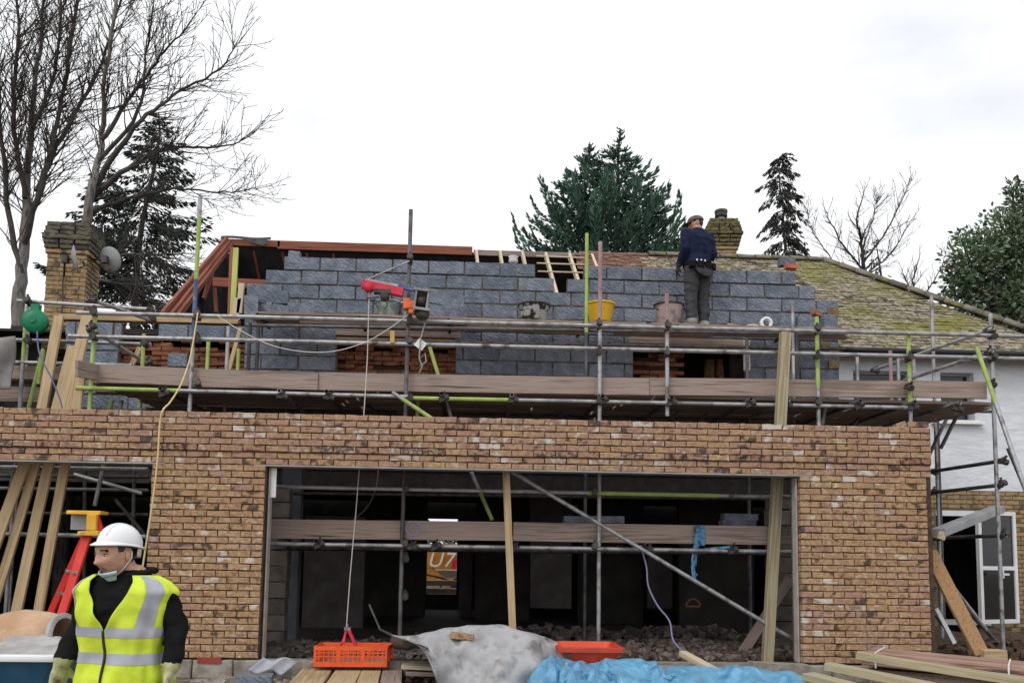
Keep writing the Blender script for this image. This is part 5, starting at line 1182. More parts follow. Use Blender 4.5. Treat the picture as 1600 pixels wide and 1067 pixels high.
# strapped bundle of reddish boards
t = thing('board_bundle', 'strapped bundle of reddish brown boards in front of the right brick pier', 'bundle', P(1480, 1060, 8.9))
rb_ = M('bundle_red', [(.19, .105, .08), (.40, .27, .21), (.29, .175, .135)], scale=4, stretch=(.4, 9, 9), rand=.35, bump=.3, dirt=(.10, .05, .04), dirtpos=(.58, .7))
A = P(1350, 1016, 9.0); Bq = P(1650, 1066, 8.0); dirn = (Bq - A).normalized(); dirn.z = -.03; nrm = V((-dirn.y, dirn.x, 0)).normalized()
for row in range(2):
    for j in range(6):
        o_ = nrm * (.02 + j * .105) + V((0, 0, -.045 - row * .075)); s = rnd(-.03, .03)
        plank('board', A + o_ + dirn * s, A + o_ + dirn * (2.6 + s + rnd(-.02, .02)), .098, .068, rb_, t)
for u in (.12, 1.36):
    b = MB(); p = A + dirn * u
    b.tube([p + nrm * -.034 + V((0, 0, -.17)), p + nrm * -.036 + V((0, 0, -.006)), p + nrm * .3 + V((0, 0, -.004)), p + nrm * .6 + V((0, 0, -.006))], .009, 4); b.build('strap', white_p, t)
b = MB(); p = A + dirn * 1.2 + nrm * .3; ang = Matrix.Rotation(math.atan2(dirn.y, dirn.x), 3, 'Z'); b.box((p.x, p.y, (A.z - .2) / 2), (2.3, .5, A.z - .2), rot=ang); b.build('bearers', wood_old, t)
# side door, frame profile, tubes at the right
t = thing('door_leaf', 'white plastic glazed door leaf standing open at the right of the brick wall', 'door', P(1556, 975, 12.9))
def flatframe(D, xs, ys, bars, w_, mat, par, nm, yaw=0):
    b = MB(); p0 = P(xs[0], ys[1], D); p1 = P(xs[1], ys[0], D + .25)
    ux = (V((p1.x, p1.y, p0.z)) - p0); Ln = ux.length; ux.normalize(); rot = Matrix((ux, V((-ux.y, ux.x, 0)), V((0, 0, 1)))).transposed(); H = p1.z - p0.z
    for s in (w_ / 2, Ln - w_ / 2): b.box(p0 + ux * s + V((0, 0, H / 2)), (w_, .06, H), rot=rot)
    for z in [w_ / 2, H - w_ / 2] + [H * k for k in bars]: b.box(p0 + ux * Ln / 2 + V((0, 0, z)), (Ln - 2 * w_ - .004, .055, w_), rot=rot)
    b.build(nm, mat, par); b = MB(); b.box(p0 + ux * Ln / 2 + V((0, 0, H / 2)), (Ln - 2 * w_, .012, H - 2 * w_), rot=rot); b.build('glass', glass_dk, par)
flatframe(12.7, (1532, 1584), (800, 974), (.49,), .062, white_p, t, 'frame')
b = MB(); q = P(1571, 897, 12.62); b.box(q, (.10, .05, .03)); b.box(q + V((-.04, 0, 0)), (.02, .04, .12)); b.build('handle', white_p, t)
prop('metal_profile', 'grey metal channel resting aslant on the side scaffold rail by the brick wall', 'channel', P(1466, 832, 10.0), P(1560, 795, 11.2), .17, .10, grey_pf, None, bow=0)
b = MB(); q = P(1468, 836, 10.0); b.box(q, (.10, .10, .10), jit=.02); b.build('timber_stub', wood_pale, label='broken pale timber stub under the left end of the metal channel', cat='timber')
prop('white_strip', 'thin white plastic strip leaning by the right end of the brick wall, lower down', 'strip', P(1463, 950, 10.2), P(1492, 1005, 10.1), .05, .01, white_p, None, (0, -1, 0))
b = MB(); b.tube([P(1083 + 11 * math.cos(a), 943 + 6 * math.sin(a) + 2 * math.cos(a * 2), 12.0) for a in [2 * math.pi * k / 16 for k in range(17)]], .012, 6); b.build('spade_handle', M('spade_orange', [(.30, .13, .07)], bump=0), smooth=True, label='orange spade handle sticking up from the rubble in the dark opening', cat='spade')
b = MB(); b.tube([P(577, 944, 10.8), P(594, 983, 10.6), P(625, 998, 10.3)], [.014, .014, .02], 6); b.build('rod', galv_dk, label='thin bent rod leaning in the dark behind the orange crate', cat='rod')

# step ladder
t = thing('step_ladder', 'red fibreglass step ladder with a yellow top cap standing before the left opening', 'ladder', P(105, 975, 9.2))
lred = M('ladder_red', [(.55, .025, .02), (.64, .05, .035)], scale=5, rough=.4, bump=.05); lyel = M('ladder_yellow', [(.64, .34, .02), (.70, .42, .05)], scale=5, rough=.45, bump=.05, dirt=(.2, .12, .05), dirtpos=(.62, .7))
plank('stile', P(80, 1010, 8.9), P(139, 830, 9.2), .085, .05, lred, t, hint=(0, -1, 0)); plank('stile', P(60, 1000, 9.5), P(150, 800, 9.3), .07, .04, lred, t, hint=(0, -1, 0))
for y_ in (965, 930, 895): f_ = (1010 - y_) / 180; plank('rung', P(80 + 59 * f_, y_, 9.05), P(66 + 62 * f_, y_ - 4, 9.4), .05, .03, galv, t)
for a, c in ((.35, .48), (.50, .60), (.62, .93)): plank('sticker', P(80 + 59 * a, 1010 - 180 * a, 8.93 + .25 * a), P(80 + 59 * c, 1010 - 180 * c, 8.93 + .25 * c), .055, .006, lyel, t, hint=(0, -1, 0))
b = MB(); q = P(139, 815, 9.2); b.box(P(137, 801, 9.25), (.36, .2, .04), jit=.006); b.box(P(144, 816, 9.12), (.10, .06, .17), jit=.005); b.box(P(141, 833, 9.15), (.22, .12, .05), jit=.005); b.build('top_cap', lyel, t, bevel=.008)
b = MB(); b.box(P(126, 815, 9.26), (.20, .02, .17)); b.build('inner_plate', grey_pf, t); plank('stile_head', P(150, 805, 9.16), P(158, 828, 9.16), .05, .05, lred, t, hint=(0, -1, 0))

# concrete mixer and blue barrow at the left edge
mx_ = thing('concrete_mixer', 'cement stained tan concrete mixer drum behind the blue tray at the left edge', 'concrete mixer', P(40, 1090, 5.6))
drum = M('drum_tan', [(.40, .24, .135), (.52, .35, .23), (.44, .29, .19)], scale=3, rough=.7, bump=.3, dirt=(.36, .32, .28), dirtpos=(.52, .60), dscale=4)
c = P(36, 1010, 5.7); axd = V((.93, -.12, .16)).normalized(); rot = axd.to_track_quat('Z', 'Y').to_matrix()
b = MB(); b.lathe(c, [(.02, -.40), (.13, -.37), (.215, -.22), (.24, -.08), (.24, .04), (.20, .19), (.165, .28), (.15, .285), (.19, .15), (.21, 0)], 32, rot=rot, cap=False); b.build('drum', drum, mx_, smooth=True)
b = MB(); b.lathe(c + axd * .28, [(.145, -.012), (.178, -.012), (.178, .02), (.145, .02)], 28, rot=rot, cap=False); b.build('rim', M('cement_crust', [(.30, .29, .28), (.42, .41, .40)], scale=8, bump=.6), mx_, smooth=True)
b = MB(); b.sphere(P(-2, 991, 6.0), (.13, .13, .10), 10); b.build('motor_cover', M('cover_pink', [(.62, .12, .14), (.70, .20, .21)], scale=5, rough=.5), mx_, smooth=True)
b = MB()
for s_ in (-1, 1): b.tube([c + V((-.1, .28 * s_, -.1)), V((c.x - .1, c.y + .3 * s_, .02))], .025, 8)
b.tube([c + V((-.1, -.28, -.1)), c + V((-.1, .28, -.1))], .03, 8); b.build('stand', blue_p, mx_)
wbw = thing('wheelbarrow', 'blue wheelbarrow tray with a cement crusted rim at the bottom left corner', 'wheelbarrow', P(30, 1090, 4.9))
blu = M('barrow_blue', [(.015, .07, .14), (.025, .10, .19)], scale=3, rough=.45, bump=.1, dirt=(.06, .10, .13), dirtpos=(.55, .7)); crust = MATS['cement_crust']
q = P(34, 1040, 4.95); hw = .30
def rect(z, x0, x1, y0, y1, r_=.06):
    o = []
    for cx_, cy_, a0 in ((x1 - r_, y1 - r_, 0), (x0 + r_, y1 - r_, 1), (x0 + r_, y0 + r_, 2), (x1 - r_, y0 + r_, 3)):
        for k in range(4): a = (a0 + k / 3) * math.pi / 2; o.append(V((cx_ + r_ * math.cos(a), cy_ + r_ * math.sin(a), z)))
    return o
zr_ = P(34, 1024, 4.7).z
x0, x1 = P(-70, 1030, 4.8).x, P(112, 1030, 4.8).x
b = MB(); b.loft([rect(zr_ - .34, x0 + .12, x1 - .16, 4.85, 5.2), rect(zr_ - .3, x0 + .1, x1 - .14, 4.82, 5.22), rect(zr_ - .02, x0 + .005, x1 - .005, 4.70, 5.35), rect(zr_ - .02, x0 + .03, x1 - .03, 4.73, 5.32), rect(zr_ - .28, x0 + .13, x1 - .17, 4.86, 5.18)]); b.build('tray', blu, wbw)
b = MB(); b.loft([rect(zr_ - .03, x0 - .01, x1 + .01, 4.68, 5.37), rect(zr_, x0 - .02, x1 + .02, 4.67, 5.38), rect(zr_ + .008, x0 + .01, x1 - .01, 4.70, 5.35), rect(zr_ - .05, x0 + .035, x1 - .035, 4.735, 5.315)], cap=False); b.build('rim', white_p, wbw, smooth=True)
b = MB(); b.grid(lambda u, v: V((x0 + .03 + (x1 - x0 - .06) * u, 4.74 + .57 * v, zr_ - .03 + .075 * v + .02 * noise.noise(V((u * 8, v * 6, 0))))), 24, 12); b.build('cement_crust', crust, wbw, smooth=True)
b = MB(); rx = Matrix.Rotation(math.pi / 2, 3, 'Y'); b.lathe(V(((x0 + x1) / 2, 5.5, .2)), [(.05, -.04), (.17, -.04), (.2, 0), (.17, .04), (.05, .04)], 18, rot=rx); b.build('wheel', iron, wbw, smooth=True)
for s_ in (-1, 1):
    b = MB(); xm = (x0 + x1) / 2; b.tube([V((xm + .06 * s_, 5.5, .2)), V((xm + .2 * s_, 5.0, zr_ - .36)), V((xm + .26 * s_, 4.3, zr_ - .3))], .018, 8); b.tube([V((xm + .2 * s_, 4.85, zr_ - .36)), V((xm + .22 * s_, 4.75, .01))], .016, 8); b.build('handle', iron, wbw, smooth=True)
# ================================================================ people
def capsule(b, pts, rad, n=14, sq=None):
    """a rounded limb through joints"""
    pts = [V(p) for p in pts]; P_ = []; R_ = []
    d0 = (pts[0] - pts[1]).normalized(); d1 = (pts[-1] - pts[-2]).normalized()
    for k in (3, 2, 1): a = k * math.pi / 6; P_.append(pts[0] + d0 * rad[0] * math.sin(a)); R_.append(max(.002, rad[0] * math.cos(a)))
    for i in range(len(pts)):
        if i:
            for j in (1, 2, 3):
                u = j / 4; P_.append(pts[i - 1].lerp(pts[i], u)); R_.append(rad[i - 1] + (rad[i] - rad[i - 1]) * u)
        P_.append(pts[i]); R_.append(rad[i])
    for k in (1, 2, 3): a = k * math.pi / 6; P_.append(pts[-1] + d1 * rad[-1] * math.sin(a)); R_.append(max(.002, rad[-1] * math.cos(a)))
    b.tube(P_, R_, n)
def torso_at(z, rings):
    for k in range(len(rings) - 1):
        if rings[k][0] <= z <= rings[k + 1][0]:
            f_ = (z - rings[k][0]) / (rings[k + 1][0] - rings[k][0]); f_ = f_ * f_ * (3 - 2 * f_) * .5 + f_ * .5
            return [rings[k][i] + (rings[k + 1][i] - rings[k][i]) * f_ for i in range(1, 5)]
    return list(rings[-1][1:]) if z > rings[-1][0] else list(rings[0][1:])
def torso_pt(z, th, rings, off=0.0, e=2.5):
    a, bb, cx, cy = torso_at(z, rings); c, s = math.cos(th), math.sin(th)
    k = (abs(c) ** e + abs(s) ** e) ** (-1 / e)
    return V((cx + (a + off) * c * k, cy + (bb + off) * s * k, z))
def hand(b, w_, d, palm, sgn, s=1.0, curl=.5):
    """w_ wrist, d along the hand, palm = palm normal; five separate fingers and a thumb leaving the side"""
    d = V(d).normalized(); n_ = V(palm); n_ = (n_ - d * n_.dot(d)).normalized(); side = d.cross(n_) * sgn
    rg = []
    for t, hw, th in ((-.02, .028, .024), (.02, .036, .022), (.05, .043, .020), (.085, .044, .017), (.10, .038, .012)):
        rg.append([V(w_) + d * t * s + side * (hw * s * math.cos(a)) + n_ * (th * s * math.sin(a)) for a in [2 * math.pi * k / 12 for k in range(12)]])
    b.loft(rg)
    for k, (o, ln) in enumerate(((.031, .070), (.011, .080), (-.010, .075), (-.030, .058))):
        p = V(w_) + d * .088 * s + side * o * s; dd = d.copy(); pts = [p - d * .02 * s, p]
        for j, seg in enumerate((.45, .32, .25)):
            dd = (dd * math.cos(curl * .75) + n_ * math.sin(curl * .75)).normalized(); p = p + dd * ln * seg * s; pts.append(p)
        capsule(b, pts, [.0115 * s, .0115 * s, .0108 * s, .0100 * s, .0085 * s], 8)
    p = V(w_) + d * .025 * s + side * .036 * s; td = (d * .75 + side * .62 + n_ * .35).normalized()
    capsule(b, [p - side * .02 * s, p, p + td * .038 * s, p + td * .038 * s + (d * .85 + n_ * .45).normalized() * .032 * s], [.014 * s, .0145 * s, .0125 * s, .0095 * s], 8)
def head_fn(th, ph):
    """th = 0 faces -Y; returns a point of the head around its middle (half height .118)"""
    x = math.sin(th) * math.cos(ph); y = -math.cos(th) * math.cos(ph); z = math.sin(ph)
    px, py, pz = x * .077, y * .097, z * .119
    if pz < 0:
        f_ = -pz / .119; px *= 1 - .22 * f_ ** 1.8; py = py * (1 - .30 * f_ ** 1.5) if py > 0 else py * (1 - .04 * f_)
        if py > 0: py *= 1 - .25 * f_
    g = lambda cx, cz, sx, sz: math.exp(-((px - cx) / sx) ** 2 / 2 - ((pz - cz) / sz) ** 2 / 2)
    if y < 0:
        fr_ = min(1, -y * 1.4)
        py *= 1 - .05 * fr_
        nose = g(0, -.029, .0100, .0105) * .021 + g(0, -.008, .0075, .018) * .012 + (g(.013, -.034, .007, .007) + g(-.013, -.034, .007, .007)) * .007
        py -= fr_ * (nose + g(0, .034, .035, .008) * .005 + (g(.036, -.022, .018, .016) + g(-.036, -.022, .018, .016)) * .003 + (g(0, -.058, .018, .0055) + g(0, -.070, .016, .006)) * .0065 + g(0, -.101, .020, .014) * .012)
        py += fr_ * ((g(.031, .010, .013, .010) + g(-.031, .010, .013, .010)) * .011 + g(0, -.064, .022, .0025) * .004 + g(0, -.083, .022, .006) * .004 + (g(.045, -.055, .012, .02) + g(-.045, -.055, .012, .02)) * .003)
    return V((px, py, pz))
def person(name, label, loc, yaw, sx, pose, mats, voxel):
    """pose in local space facing -Y, x to the figure's left as seen in the picture"""
    root = thing(name, label, 'person', loc)
    M0 = T(V(loc)) @ Matrix.Diagonal((sx, sx, 1.06 if sx > 1.15 else 1, 1)) @ Matrix.Rotation(yaw, 4, 'Z')
    b = MB(); rings = pose['torso']
    b.loft([[torso_pt(z, 2 * math.pi * k / 32, rings) for k in range(32)] for z in [rings[0][0] + (rings[-1][0] - rings[0][0]) * j / 40 for j in range(41)]])
    for arm in pose['arms']: capsule(b, arm[0], arm[1], 16)
    for leg in pose['legs']: capsule(b, leg[0], leg[1], 16)
    for ft_ in pose['feet']: capsule(b, ft_[0], ft_[1], 12)
    capsule(b, pose['neck'], [.062, .056, .054], 14)
    for h in pose['hands']: hand(b, *h)
    tmp = b.build('tmp', [], None, org=V((0, 0, 0)))
    md = tmp.modifiers.new('r', 'REMESH'); md.mode = 'VOXEL'; md.voxel_size = voxel
    md = tmp.modifiers.new('s', 'SMOOTH'); md.factor = .5; md.iterations = 3
    dg = bpy.context.evaluated_depsgraph_get(); dg.update()
    me = bpy.data.meshes.new_from_object(tmp.evaluated_get(dg)); bpy.data.objects.remove(tmp)
    zb_, zh = pose['belt'], pose['collar']; fold = pose.get('fold', .008)
    vs = [v.co.copy() for v in me.vertices]; fs = [tuple(p.vertices) for p in me.polygons]; mi = []
    handc = [V(h[0]) + V(h[1]).normalized() * .07 for h in pose['hands']]
    isskin = lambda q: min((q - h).length for h in handc) < .105
    for v, q in zip(range(len(vs)), vs):
        if not isskin(q) and q.z < zh and q.z > .1:
            s = noise.noise(V((q.x * 6, q.y * 6, q.z * 11))) + .6 * noise.noise(V((q.x * 16 + 5, q.y * 16, q.z * 20)))
            if q.z < zb_: s *= 1.3
            dirn_ = V((q.x, q.y, 0)).normalized() if (q.x or q.y) else V((0, 0, 0))
            vs[v] = q + dirn_ * s * fold
    for f_ in fs:
        q = (vs[f_[0]] + vs[f_[2]]) / 2
        if isskin(q): mi.append(2)
        elif q.z > zh and abs(q.x - pose['neck'][1][0]) < .11: mi.append(3)
        elif q.z < .10: mi.append(4)
        elif q.z < zb_: mi.append(1)
        else: mi.append(0)
    # the head, turned on its neck
    hc = V(pose['head']); HM = T(hc) @ Matrix.Rotation(pose['hyaw'], 4, 'Z') @ Matrix.Rotation(pose['hpitch'], 4, 'X') @ Matrix.Diagonal((*[pose.get('hs', 1)] * 3, 1))
    hb = MB(); nu, nv = 64, 48
    hb.loft([[HM @ head_fn(2 * math.pi * j / nu, -math.pi / 2 + math.pi * (k + .5) / (nv + 1)) for j in range(nu)] for k in range(nv + 1)])
    for s in (-1, 1):
        eb = MB(); eb.sphere((0, 0, 0), (.009, .019, .031), 8)
        em = HM @ T((s * .076, .010, -.008)) @ Matrix.Rotation(s * .35, 4, 'Z') @ Matrix.Rotation(-.2, 4, 'X')
        i = len(hb.v); hb.v += [em @ q for q in eb.v]; hb.f += [tuple(i + a for a in f_) for f_ in eb.f]; hb.m += [0] * len(eb.f)
    i = len(vs); vs += hb.v; fs += [tuple(i + a for a in f_) for f_ in hb.f]
    HI = HM.inverted()
    for f_ in hb.f:
        q = HI @ ((hb.v[f_[0]] + hb.v[f_[2]]) / 2)
        hair = (q.z > .068 - .25 * max(0, q.y + .03)) and q.y > -.085 or (q.z > .075) or (q.y > .035 and q.z > -.05) or (abs(q.x) > .060 and -.032 < q.y < .0 and q.z > .018)
        lip = abs(q.x) < .024 - abs(q.z + .064) * .9 and -.077 < q.z < -.053 and q.y < -.07
        brow = .017 < abs(q.x) < .048 and abs(q.z - .031 + .06 * (abs(q.x) - .03) ** 1) < .0042 and q.y < -.05
        ear = abs(q.x) > .0755 and q.y > -.02 and q.z < .03
        mi.append(3 if ear else 5 if (hair or brow) else 6 if lip else 3)
    me2 = bpy.data.meshes.new('body'); me2.from_pydata([tuple((M0 @ q) - V(loc)) for q in vs], [], fs)
    for q in mats: me2.materials.append(q)
    me2.polygons.foreach_set('material_index', mi); me2.polygons.foreach_set('use_smooth', [True] * len(fs)); me2.update()
    bpy.data.meshes.remove(me)
    put(bpy.data.objects.new('body', me2), T(V(loc)), root)
    for s in (-1, 1):                                        # eyes
        e = MB(); e.k = 0; e.sphere((s * .0315, -.0725, .0085), (.0125, .0080, .0068), 8); e.k = 1; e.sphere((s * .0315 + pose.get('gaze', 0), -.0785, .0080), (.0056, .0035, .0056), 8); e.k = 2
        e.tube([(s * .0315 + x, -.0790 + 16 * x * x, .0148 - 12 * x * x) for x in (-.015, -.008, 0, .008, .015)], .0024, 6)
        e.v = [M0 @ (HM @ q) for q in e.v]; e.build('eye', [M('eye_white', [(.6, .57, .54)], bump=0, rough=.3), M('iris', [(.02, .013, .01)], bump=0, rough=.2), mats[5]], root, smooth=True)
    return root, M0, HM, rings
def wear(b, name, mat, root, mx_, **k):
    b.v = [mx_ @ q for q in b.v]; return b.build(name, mat, root, **k)
def cloth(n, c, **k): return M(n, [tuple(a * .75 for a in c), tuple(a * 1.2 for a in c)], scale=9, rough=.92, bump=.35, bscale=35, spec=.1, **k)
skin = M('skin', [(.42, .235, .16), (.55, .33, .24)], scale=14, rough=.55, bump=.05); skin2 = M('skin_tan', [(.36, .18, .12), (.45, .25, .17)], scale=14, rough=.55, bump=.05)
lips = M('lips', [(.33, .12, .10)], rough=.5, bump=0); hairm = M('hair_black', [(.012, .011, .011), (.03, .027, .025)], scale=60, stretch=(1, 1, .2), rough=.5, bump=.4)
random.seed(2)
# --- worker in the foreground, body turned a little to the picture's left, head further
p1 = P(195, 1000, 4.52); loc1 = V((p1.x, 4.52, 0))
tors = [(.86, .165, .115, 0, .01), (.96, .185, .128, 0, .01), (1.08, .185, .125, 0, .005), (1.20, .20, .132, 0, 0), (1.31, .214, .138, 0, -.005), (1.385, .202, .122, 0, 0), (1.44, .165, .10, 0, 0), (1.485, .11, .078, 0, -.008), (1.53, .068, .062, 0, -.02)]
pose = dict(torso=tors, belt=.92, collar=1.505, fold=.016,
  arms=[([(.168, .01, 1.40), (.262, .03, 1.20), (.285, -.05, 1.02)], [.064, .056, .043]), ([(-.168, .01, 1.40), (-.272, .03, 1.20), (-.285, -.06, 1.02)], [.064, .056, .043])],
  legs=[([(.09, .01, .90), (.11, -.01, .50), (.115, .03, .10)], [.105, .07, .05]), ([(-.09, .01, .90), (-.11, -.01, .50), (-.115, .03, .10)], [.105, .07, .05])],
  feet=[([(.115, .05, .05), (.13, -.14, .04)], [.05, .045]), ([(-.115, .05, .05), (-.13, -.14, .04)], [.05, .045])],
  neck=[(0, .0, 1.44), (0, -.03, 1.51), (-.005, -.065, 1.57)], head=(-.014, -.085, 1.585), hyaw=R(-14), hpitch=R(10), gaze=-.003,
  hands=[((.285, -.055, 1.01), (.03, -.12, -1), (-1, -.3, 0), 1, 1.1, .55), ((-.285, -.068, 1.01), (-.03, -.12, -1), (1, -.3, 0), -1, 1.1, .55)])
jack = cloth('jacket_black', (.010, .010, .011)); glove = M('glove', [(.30, .31, .14), (.46, .46, .27)], scale=22, bump=.5, dirt=(.16, .12, .07), dirtpos=(.55, .66), dscale=16)
w1, M1, H1, tr = person('person', 'person in a white hard hat and yellow reflective vest, face mask under the chin', loc1, R(-15), 1.10, pose,
                        [jack, cloth('trousers_dark', (.02, .022, .028)), glove, skin, iron, hairm, lips], .0075)
# vest: a shell over the jacket with an open V
hv = M('hi_vis', [(.48, .61, .03), (.62, .75, .06), (.54, .68, .04)], scale=4, rough=.75, bump=.9, bscale=6, dirt=(.30, .40, .02), dirtpos=(.64, .74), dscale=6); refl = M('reflective', [(.33, .345, .40), (.42, .435, .49)], scale=5, rough=.45, bump=.15, bscale=14)
vz0, vz1 = .875, 1.495
def vpt(u, z, off):
    th = -math.pi / 2 + (u - .5) * 2 * math.pi
    a = torso_pt(z, th, tr, off, 2.4)
    f_ = noise.noise(V((math.cos(th) * 2.2, math.sin(th) * 2.2, z * 3.2))) * .022 + .014 * noise.noise(V((math.cos(th) * 5, math.sin(th) * 5, z * 9))) + .012 * math.sin(math.cos(th) * 9 + z * 7) * max(0, 1.25 - z) * 2
    flare = max(0, 1.05 - z) * .16 + .047 * math.exp(-((z - 1.415) / .07) ** 2) * abs(math.cos(th)) ** 2
    d = V((math.cos(th), math.sin(th), 0)); return a + d * (f_ + flare)
def vkeep(u, z):
    x = abs(u - .5) * 2                                         # 0 at the front middle, 1 at the back
    if z > 1.48: return False
    return True
def vopen(z): return max(0, (z - 1.20) / .30) * .11 + .003      # the V neck: how far each edge lies from the middle
b = MB(); b.grid(lambda u, v: vpt(vopen(vz0 + (vz1 - vz0) * v) + .5 + u * (1 - 2 * vopen(vz0 + (vz1 - vz0) * v)), vz0 + (vz1 - vz0) * v, .020), 120, 70, keep=lambda u, v: vkeep(u, vz0 + (vz1 - vz0) * v)); wear(b, 'vest', hv, w1, M1, smooth=True, thick=.004)
for z0, z1 in ((1.030, 1.085), (1.165, 1.215)):
    b = MB(); b.grid(lambda u, v: vpt(u, z0 + (z1 - z0) * v, .0245), 120, 4, keep=lambda u, v: abs(u - .5) > .0055 and vkeep(u, z0 + (z1 - z0) * v)); wear(b, 'reflective_band', refl, w1, M1, smooth=True)
for s in (-1, 1):
    b = MB()
    def bandpt(u, v, s=s):
        z = 1.21 + .265 * v; x = .135 * (1 - v) + .175 * v; return vpt(.5 + s * (x + (u - .5) * .066 * (1 + .25 * max(0, v - .6))), z, .0245)
    b.grid(bandpt, 6, 24); wear(b, 'reflective_band', refl, w1, M1, smooth=True)
b = MB(); b.tube([vpt(.5, z, .027) for z in [vz0 + .325 * k / 16 for k in range(17)]], .0045, 6); wear(b, 'zip', iron, w1, M1, smooth=True)
b = MB(); cpts = [torso_pt(1.49, a, tr, .012) + V((0, .012, .012 - .028 * max(0, -math.sin(a)))) for a in [-math.pi / 2 + .35 + (2 * math.pi - .7) * k / 24 for k in range(25)]]
b.tube(cpts, [.013 + .006 * math.sin(math.pi * k / 24) for k in range(25)], 8); wear(b, 'collar', jack, w1, M1, smooth=True)
# helmet
HH = M1 @ H1 @ T((0, .012, .004)) @ Matrix.Rotation(R(-17), 4, 'X') @ Matrix.Diagonal((.90, .92, 1, 1))
HF = M1 @ H1
hel = M('helmet_white', [(.72, .73, .75), (.78, .79, .80)], scale=3, rough=.28, bump=.02, spec=.5)
b = MB()
def dome(th, ph):
    x, y, z = math.sin(th) * math.cos(ph), -math.cos(th) * math.cos(ph), math.sin(ph); r_ = 1 + .02 * math.exp(-(x / .18) ** 2) * (z > .1)
    return V((x * .098 * r_, y * .118 * r_ + .006, z * .105 * r_ + .048))
b.loft([[dome(2 * math.pi * j / 48, ph) for j in range(48)] for ph in [math.pi / 2 * k / 14 for k in range(14)] + [math.pi / 2 * .985]], cap=False); b.f.append(tuple(range(14 * 48, 15 * 48))); b.m.append(0)
o1 = []; o2 = []; o3 = []
for j in range(48):
    th = 2 * math.pi * j / 48; c = math.cos(th); q = dome(th, 0); fr_ = max(0, c); e = .007 + .026 * fr_ ** 2.2 + .012 * max(0, -c)
    o1.append(q); o2.append(q + V((math.sin(th), -c, 0)) * e + V((0, 0, -.006 - .016 * fr_ ** 2))); o3.append(o2[-1] + V((0, 0, -.007)))
for hx_ in (-.030, .030): b.tube([dome(math.atan2(hx_ / .1, 1) * (1 if k < 7 else -1) + (0 if k < 7 else math.pi), (.30 + .19 * k) if k < 7 else (.30 + .19 * (13 - k))) for k in range(14)], .0045, 5)
b.loft([o1, o2, o3, [q + V((0, 0, -.008)) * 1 for q in o1]], cap=False); wear(b, 'helmet', hel, w1, HH, smooth=True)
b = MB(); b.loft([[V((math.sin(a) * (.086 + o), -math.cos(a) * (.106 + o) + .003, z)) for a in [2 * math.pi * j / 40 for j in range(40)]] for o, z in ((0, .028), (.003, .030), (.006, .052), (-.004, .054))], cap=False); wear(b, 'helmet_band', iron, w1, HH, smooth=True)
b = MB(); b.loft([[V((math.sin(a) * .094, -math.cos(a) * .116, z)) for a in [-1.25 + 2.5 * j / 24 for j in range(25)]] for z in (.030, .044)], cap=False, close=False); wear(b, 'visor_strip', grey_pf, w1, HH, smooth=True, thick=.003)
b = MB(); b.grid(lambda u, v: V((math.sin(-1.2 + 2.4 * u) * .098, math.cos(-1.2 + 2.4 * u) * .112 + .008, .048 - v * .06)), 14, 4); wear(b, 'nape_guard', M('nape', [(.45, .43, .38), (.55, .53, .48)], bump=.1), w1, HH, smooth=True, thick=.004)
# mask under the chin, with its ear loop
mk = M('mask_blue', [(.42, .60, .64), (.52, .69, .73)], scale=20, stretch=(1, 1, 6), rough=.9, bump=.2)
b = MB(); b.grid(lambda u, v: head_fn(-1.05 + 2.1 * u, -.66 - .62 * v + .22 * abs(u - .5) ** 1.2) * (1.10 + .04 * math.sin(v * 9)) + V((0, -.004, -.006)), 24, 10); wear(b, 'face_mask', mk, w1, HF, smooth=True, thick=.004)
for s in (-1, 1):
    b = MB(); a = head_fn(s * 1.0, -.85) * 1.1 + V((0, 0, -.004)); b.tube([a, a.lerp(V((s * .085, .012, -.03)), .5) + V((s * .006, 0, 0)), V((s * .087, .02, -.02)), V((s * .084, .026, .012))], .0022, 5); wear(b, 'ear_loop', white_p, w1, HF, smooth=True)

# --- worker on the platform, seen from behind, looking left
fz = zpl
p2 = P(1090, 430, 12.3); loc2 = V((p2.x, 12.30, fz - .02))
tors2 = [(.84, .155, .115, 0, .0), (.93, .165, .12, 0, .0), (1.05, .17, .12, 0, .005), (1.18, .19, .125, 0, .015), (1.29, .205, .13, 0, .015), (1.36, .20, .118, 0, .01), (1.42, .15, .095, 0, 0), (1.46, .09, .075, -.005, -.012), (1.50, .062, .06, -.01, -.02)]
pose2 = dict(torso=tors2, belt=.90, collar=1.475, fold=.014,
  arms=[([(.18, .01, 1.375), (.235, .05, 1.12), (.22, -.09, .93)], [.072, .058, .044]), ([(-.18, .01, 1.375), (-.225, .03, 1.12), (-.215, -.13, .92)], [.072, .058, .044])],
  legs=[([(.085, .01, .88), (.10, -.01, .48), (.115, .03, .07)], [.112, .082, .068]), ([(-.085, .01, .88), (-.10, -.03, .48), (-.10, .0, .07)], [.112, .082, .068])],
  feet=[([(.115, .04, .045), (.15, -.15, .04)], [.05, .045]), ([(-.10, .03, .045), (-.13, -.17, .04)], [.05, .045])],
  neck=[(0, .01, 1.41), (-.01, -.015, 1.49), (-.012, -.03, 1.54)], head=(-.014, -.045, 1.565), hyaw=R(58), hpitch=R(12), hs=.98,
  hands=[((.218, -.10, .92), (-.06, -.55, -.8), (-1, .2, 0), 1, 1.0, .7), ((-.215, -.135, .905), (0, -.2, -1), (1, -.1, 0), -1, 1.0, .7)])
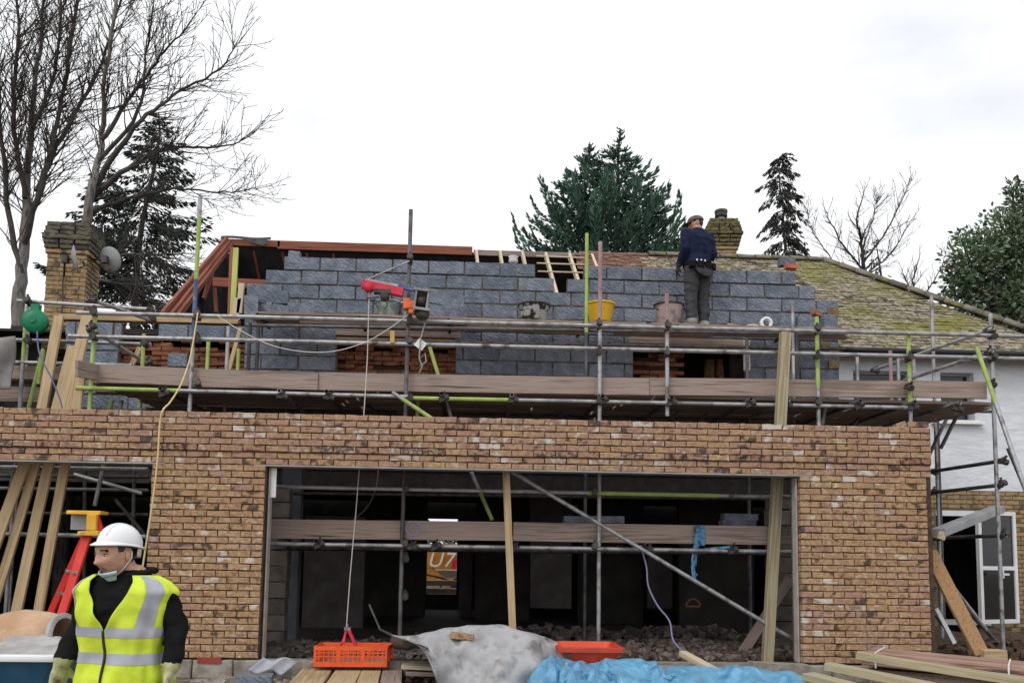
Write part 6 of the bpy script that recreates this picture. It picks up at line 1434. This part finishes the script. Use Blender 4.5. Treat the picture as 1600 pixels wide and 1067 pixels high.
w2, M2, H2, tr2 = person('person', 'person in navy jumper, grey trousers and peaked cap standing on the high platform', loc2, R(180 + 22), 1.2, pose2,
                         [cloth('jumper_navy', (.016, .021, .050)), cloth('trousers_grey', (.052, .052, .056)), M('work_glove', [(.02, .02, .022), (.05, .05, .05)], scale=20), skin2, M('boots', [(.22, .20, .17), (.30, .28, .25)], scale=9), hairm, lips], .011)
b = MB(); b.loft([[torso_pt(z, 2 * math.pi * k / 32, tr2, o) for k in range(32)] for z, o in ((.885, .014), (.89, .03), (.945, .03), (.95, .012))], cap=False); wear(b, 'tool_belt', cloth('belt_black', (.012, .012, .013)), w2, M2, smooth=True)
b = MB()
for th, h_ in ((1.2, .10), (1.75, .12), (2.3, .09), (.7, .10)):
    q = torso_pt(.90, th, tr2, .045); b.box(q + V((0, 0, -.02)), (.085, .05, h_), rot=Matrix.Rotation(th - math.pi / 2, 3, 'Z'), jit=.008)
wear(b, 'pouch', MATS['belt_black'], w2, M2, bevel=.01)
for th in (1.0, 1.25, 1.5, 1.75, 2.0): b = MB(); q = torso_pt(.93, th, tr2, .052); b.sphere(q, (.013, .013, .018), 6); wear(b, 'belt_stud', white_p, w2, M2, smooth=True)
b = MB(); b.grid(lambda u, v: torso_pt(.89 - .19 * v * math.sin(math.pi * u) ** .6, .75 + 1.7 * u, tr2, .03 + .045 * math.sin(math.pi * u) * math.sin(v * 2.2)), 18, 10); wear(b, 'tied_jacket', MATS['trousers_grey'], w2, M2, smooth=True, thick=.01)
HH = M2 @ H2; capm = M('cap_grey', [(.075, .075, .06), (.12, .12, .10)], scale=12, rough=.9, bump=.3)
b = MB(); b.loft([[V((math.sin(a) * .088 * math.cos(p_) ** .8, -math.cos(a) * .110 * math.cos(p_) ** .8 + .004, .040 + .090 * math.sin(p_) + .012 * math.cos(a) * math.cos(p_) * 0)) for a in [2 * math.pi * j / 32 for j in range(32)]] for p_ in [math.pi / 2 * k / 9 for k in range(9)] + [1.5]]); wear(b, 'cap', capm, w2, HH, smooth=True)
b = MB(); b.grid(lambda u, v: V((math.sin(-1.05 + 2.1 * u) * (.086 + .012 * v), -math.cos(-1.05 + 2.1 * u) * (.105 + .085 * v) , .046 - .022 * v - .012 * abs(u - .5))), 16, 5); wear(b, 'cap_peak', capm, w2, HH, smooth=True, thick=.006)
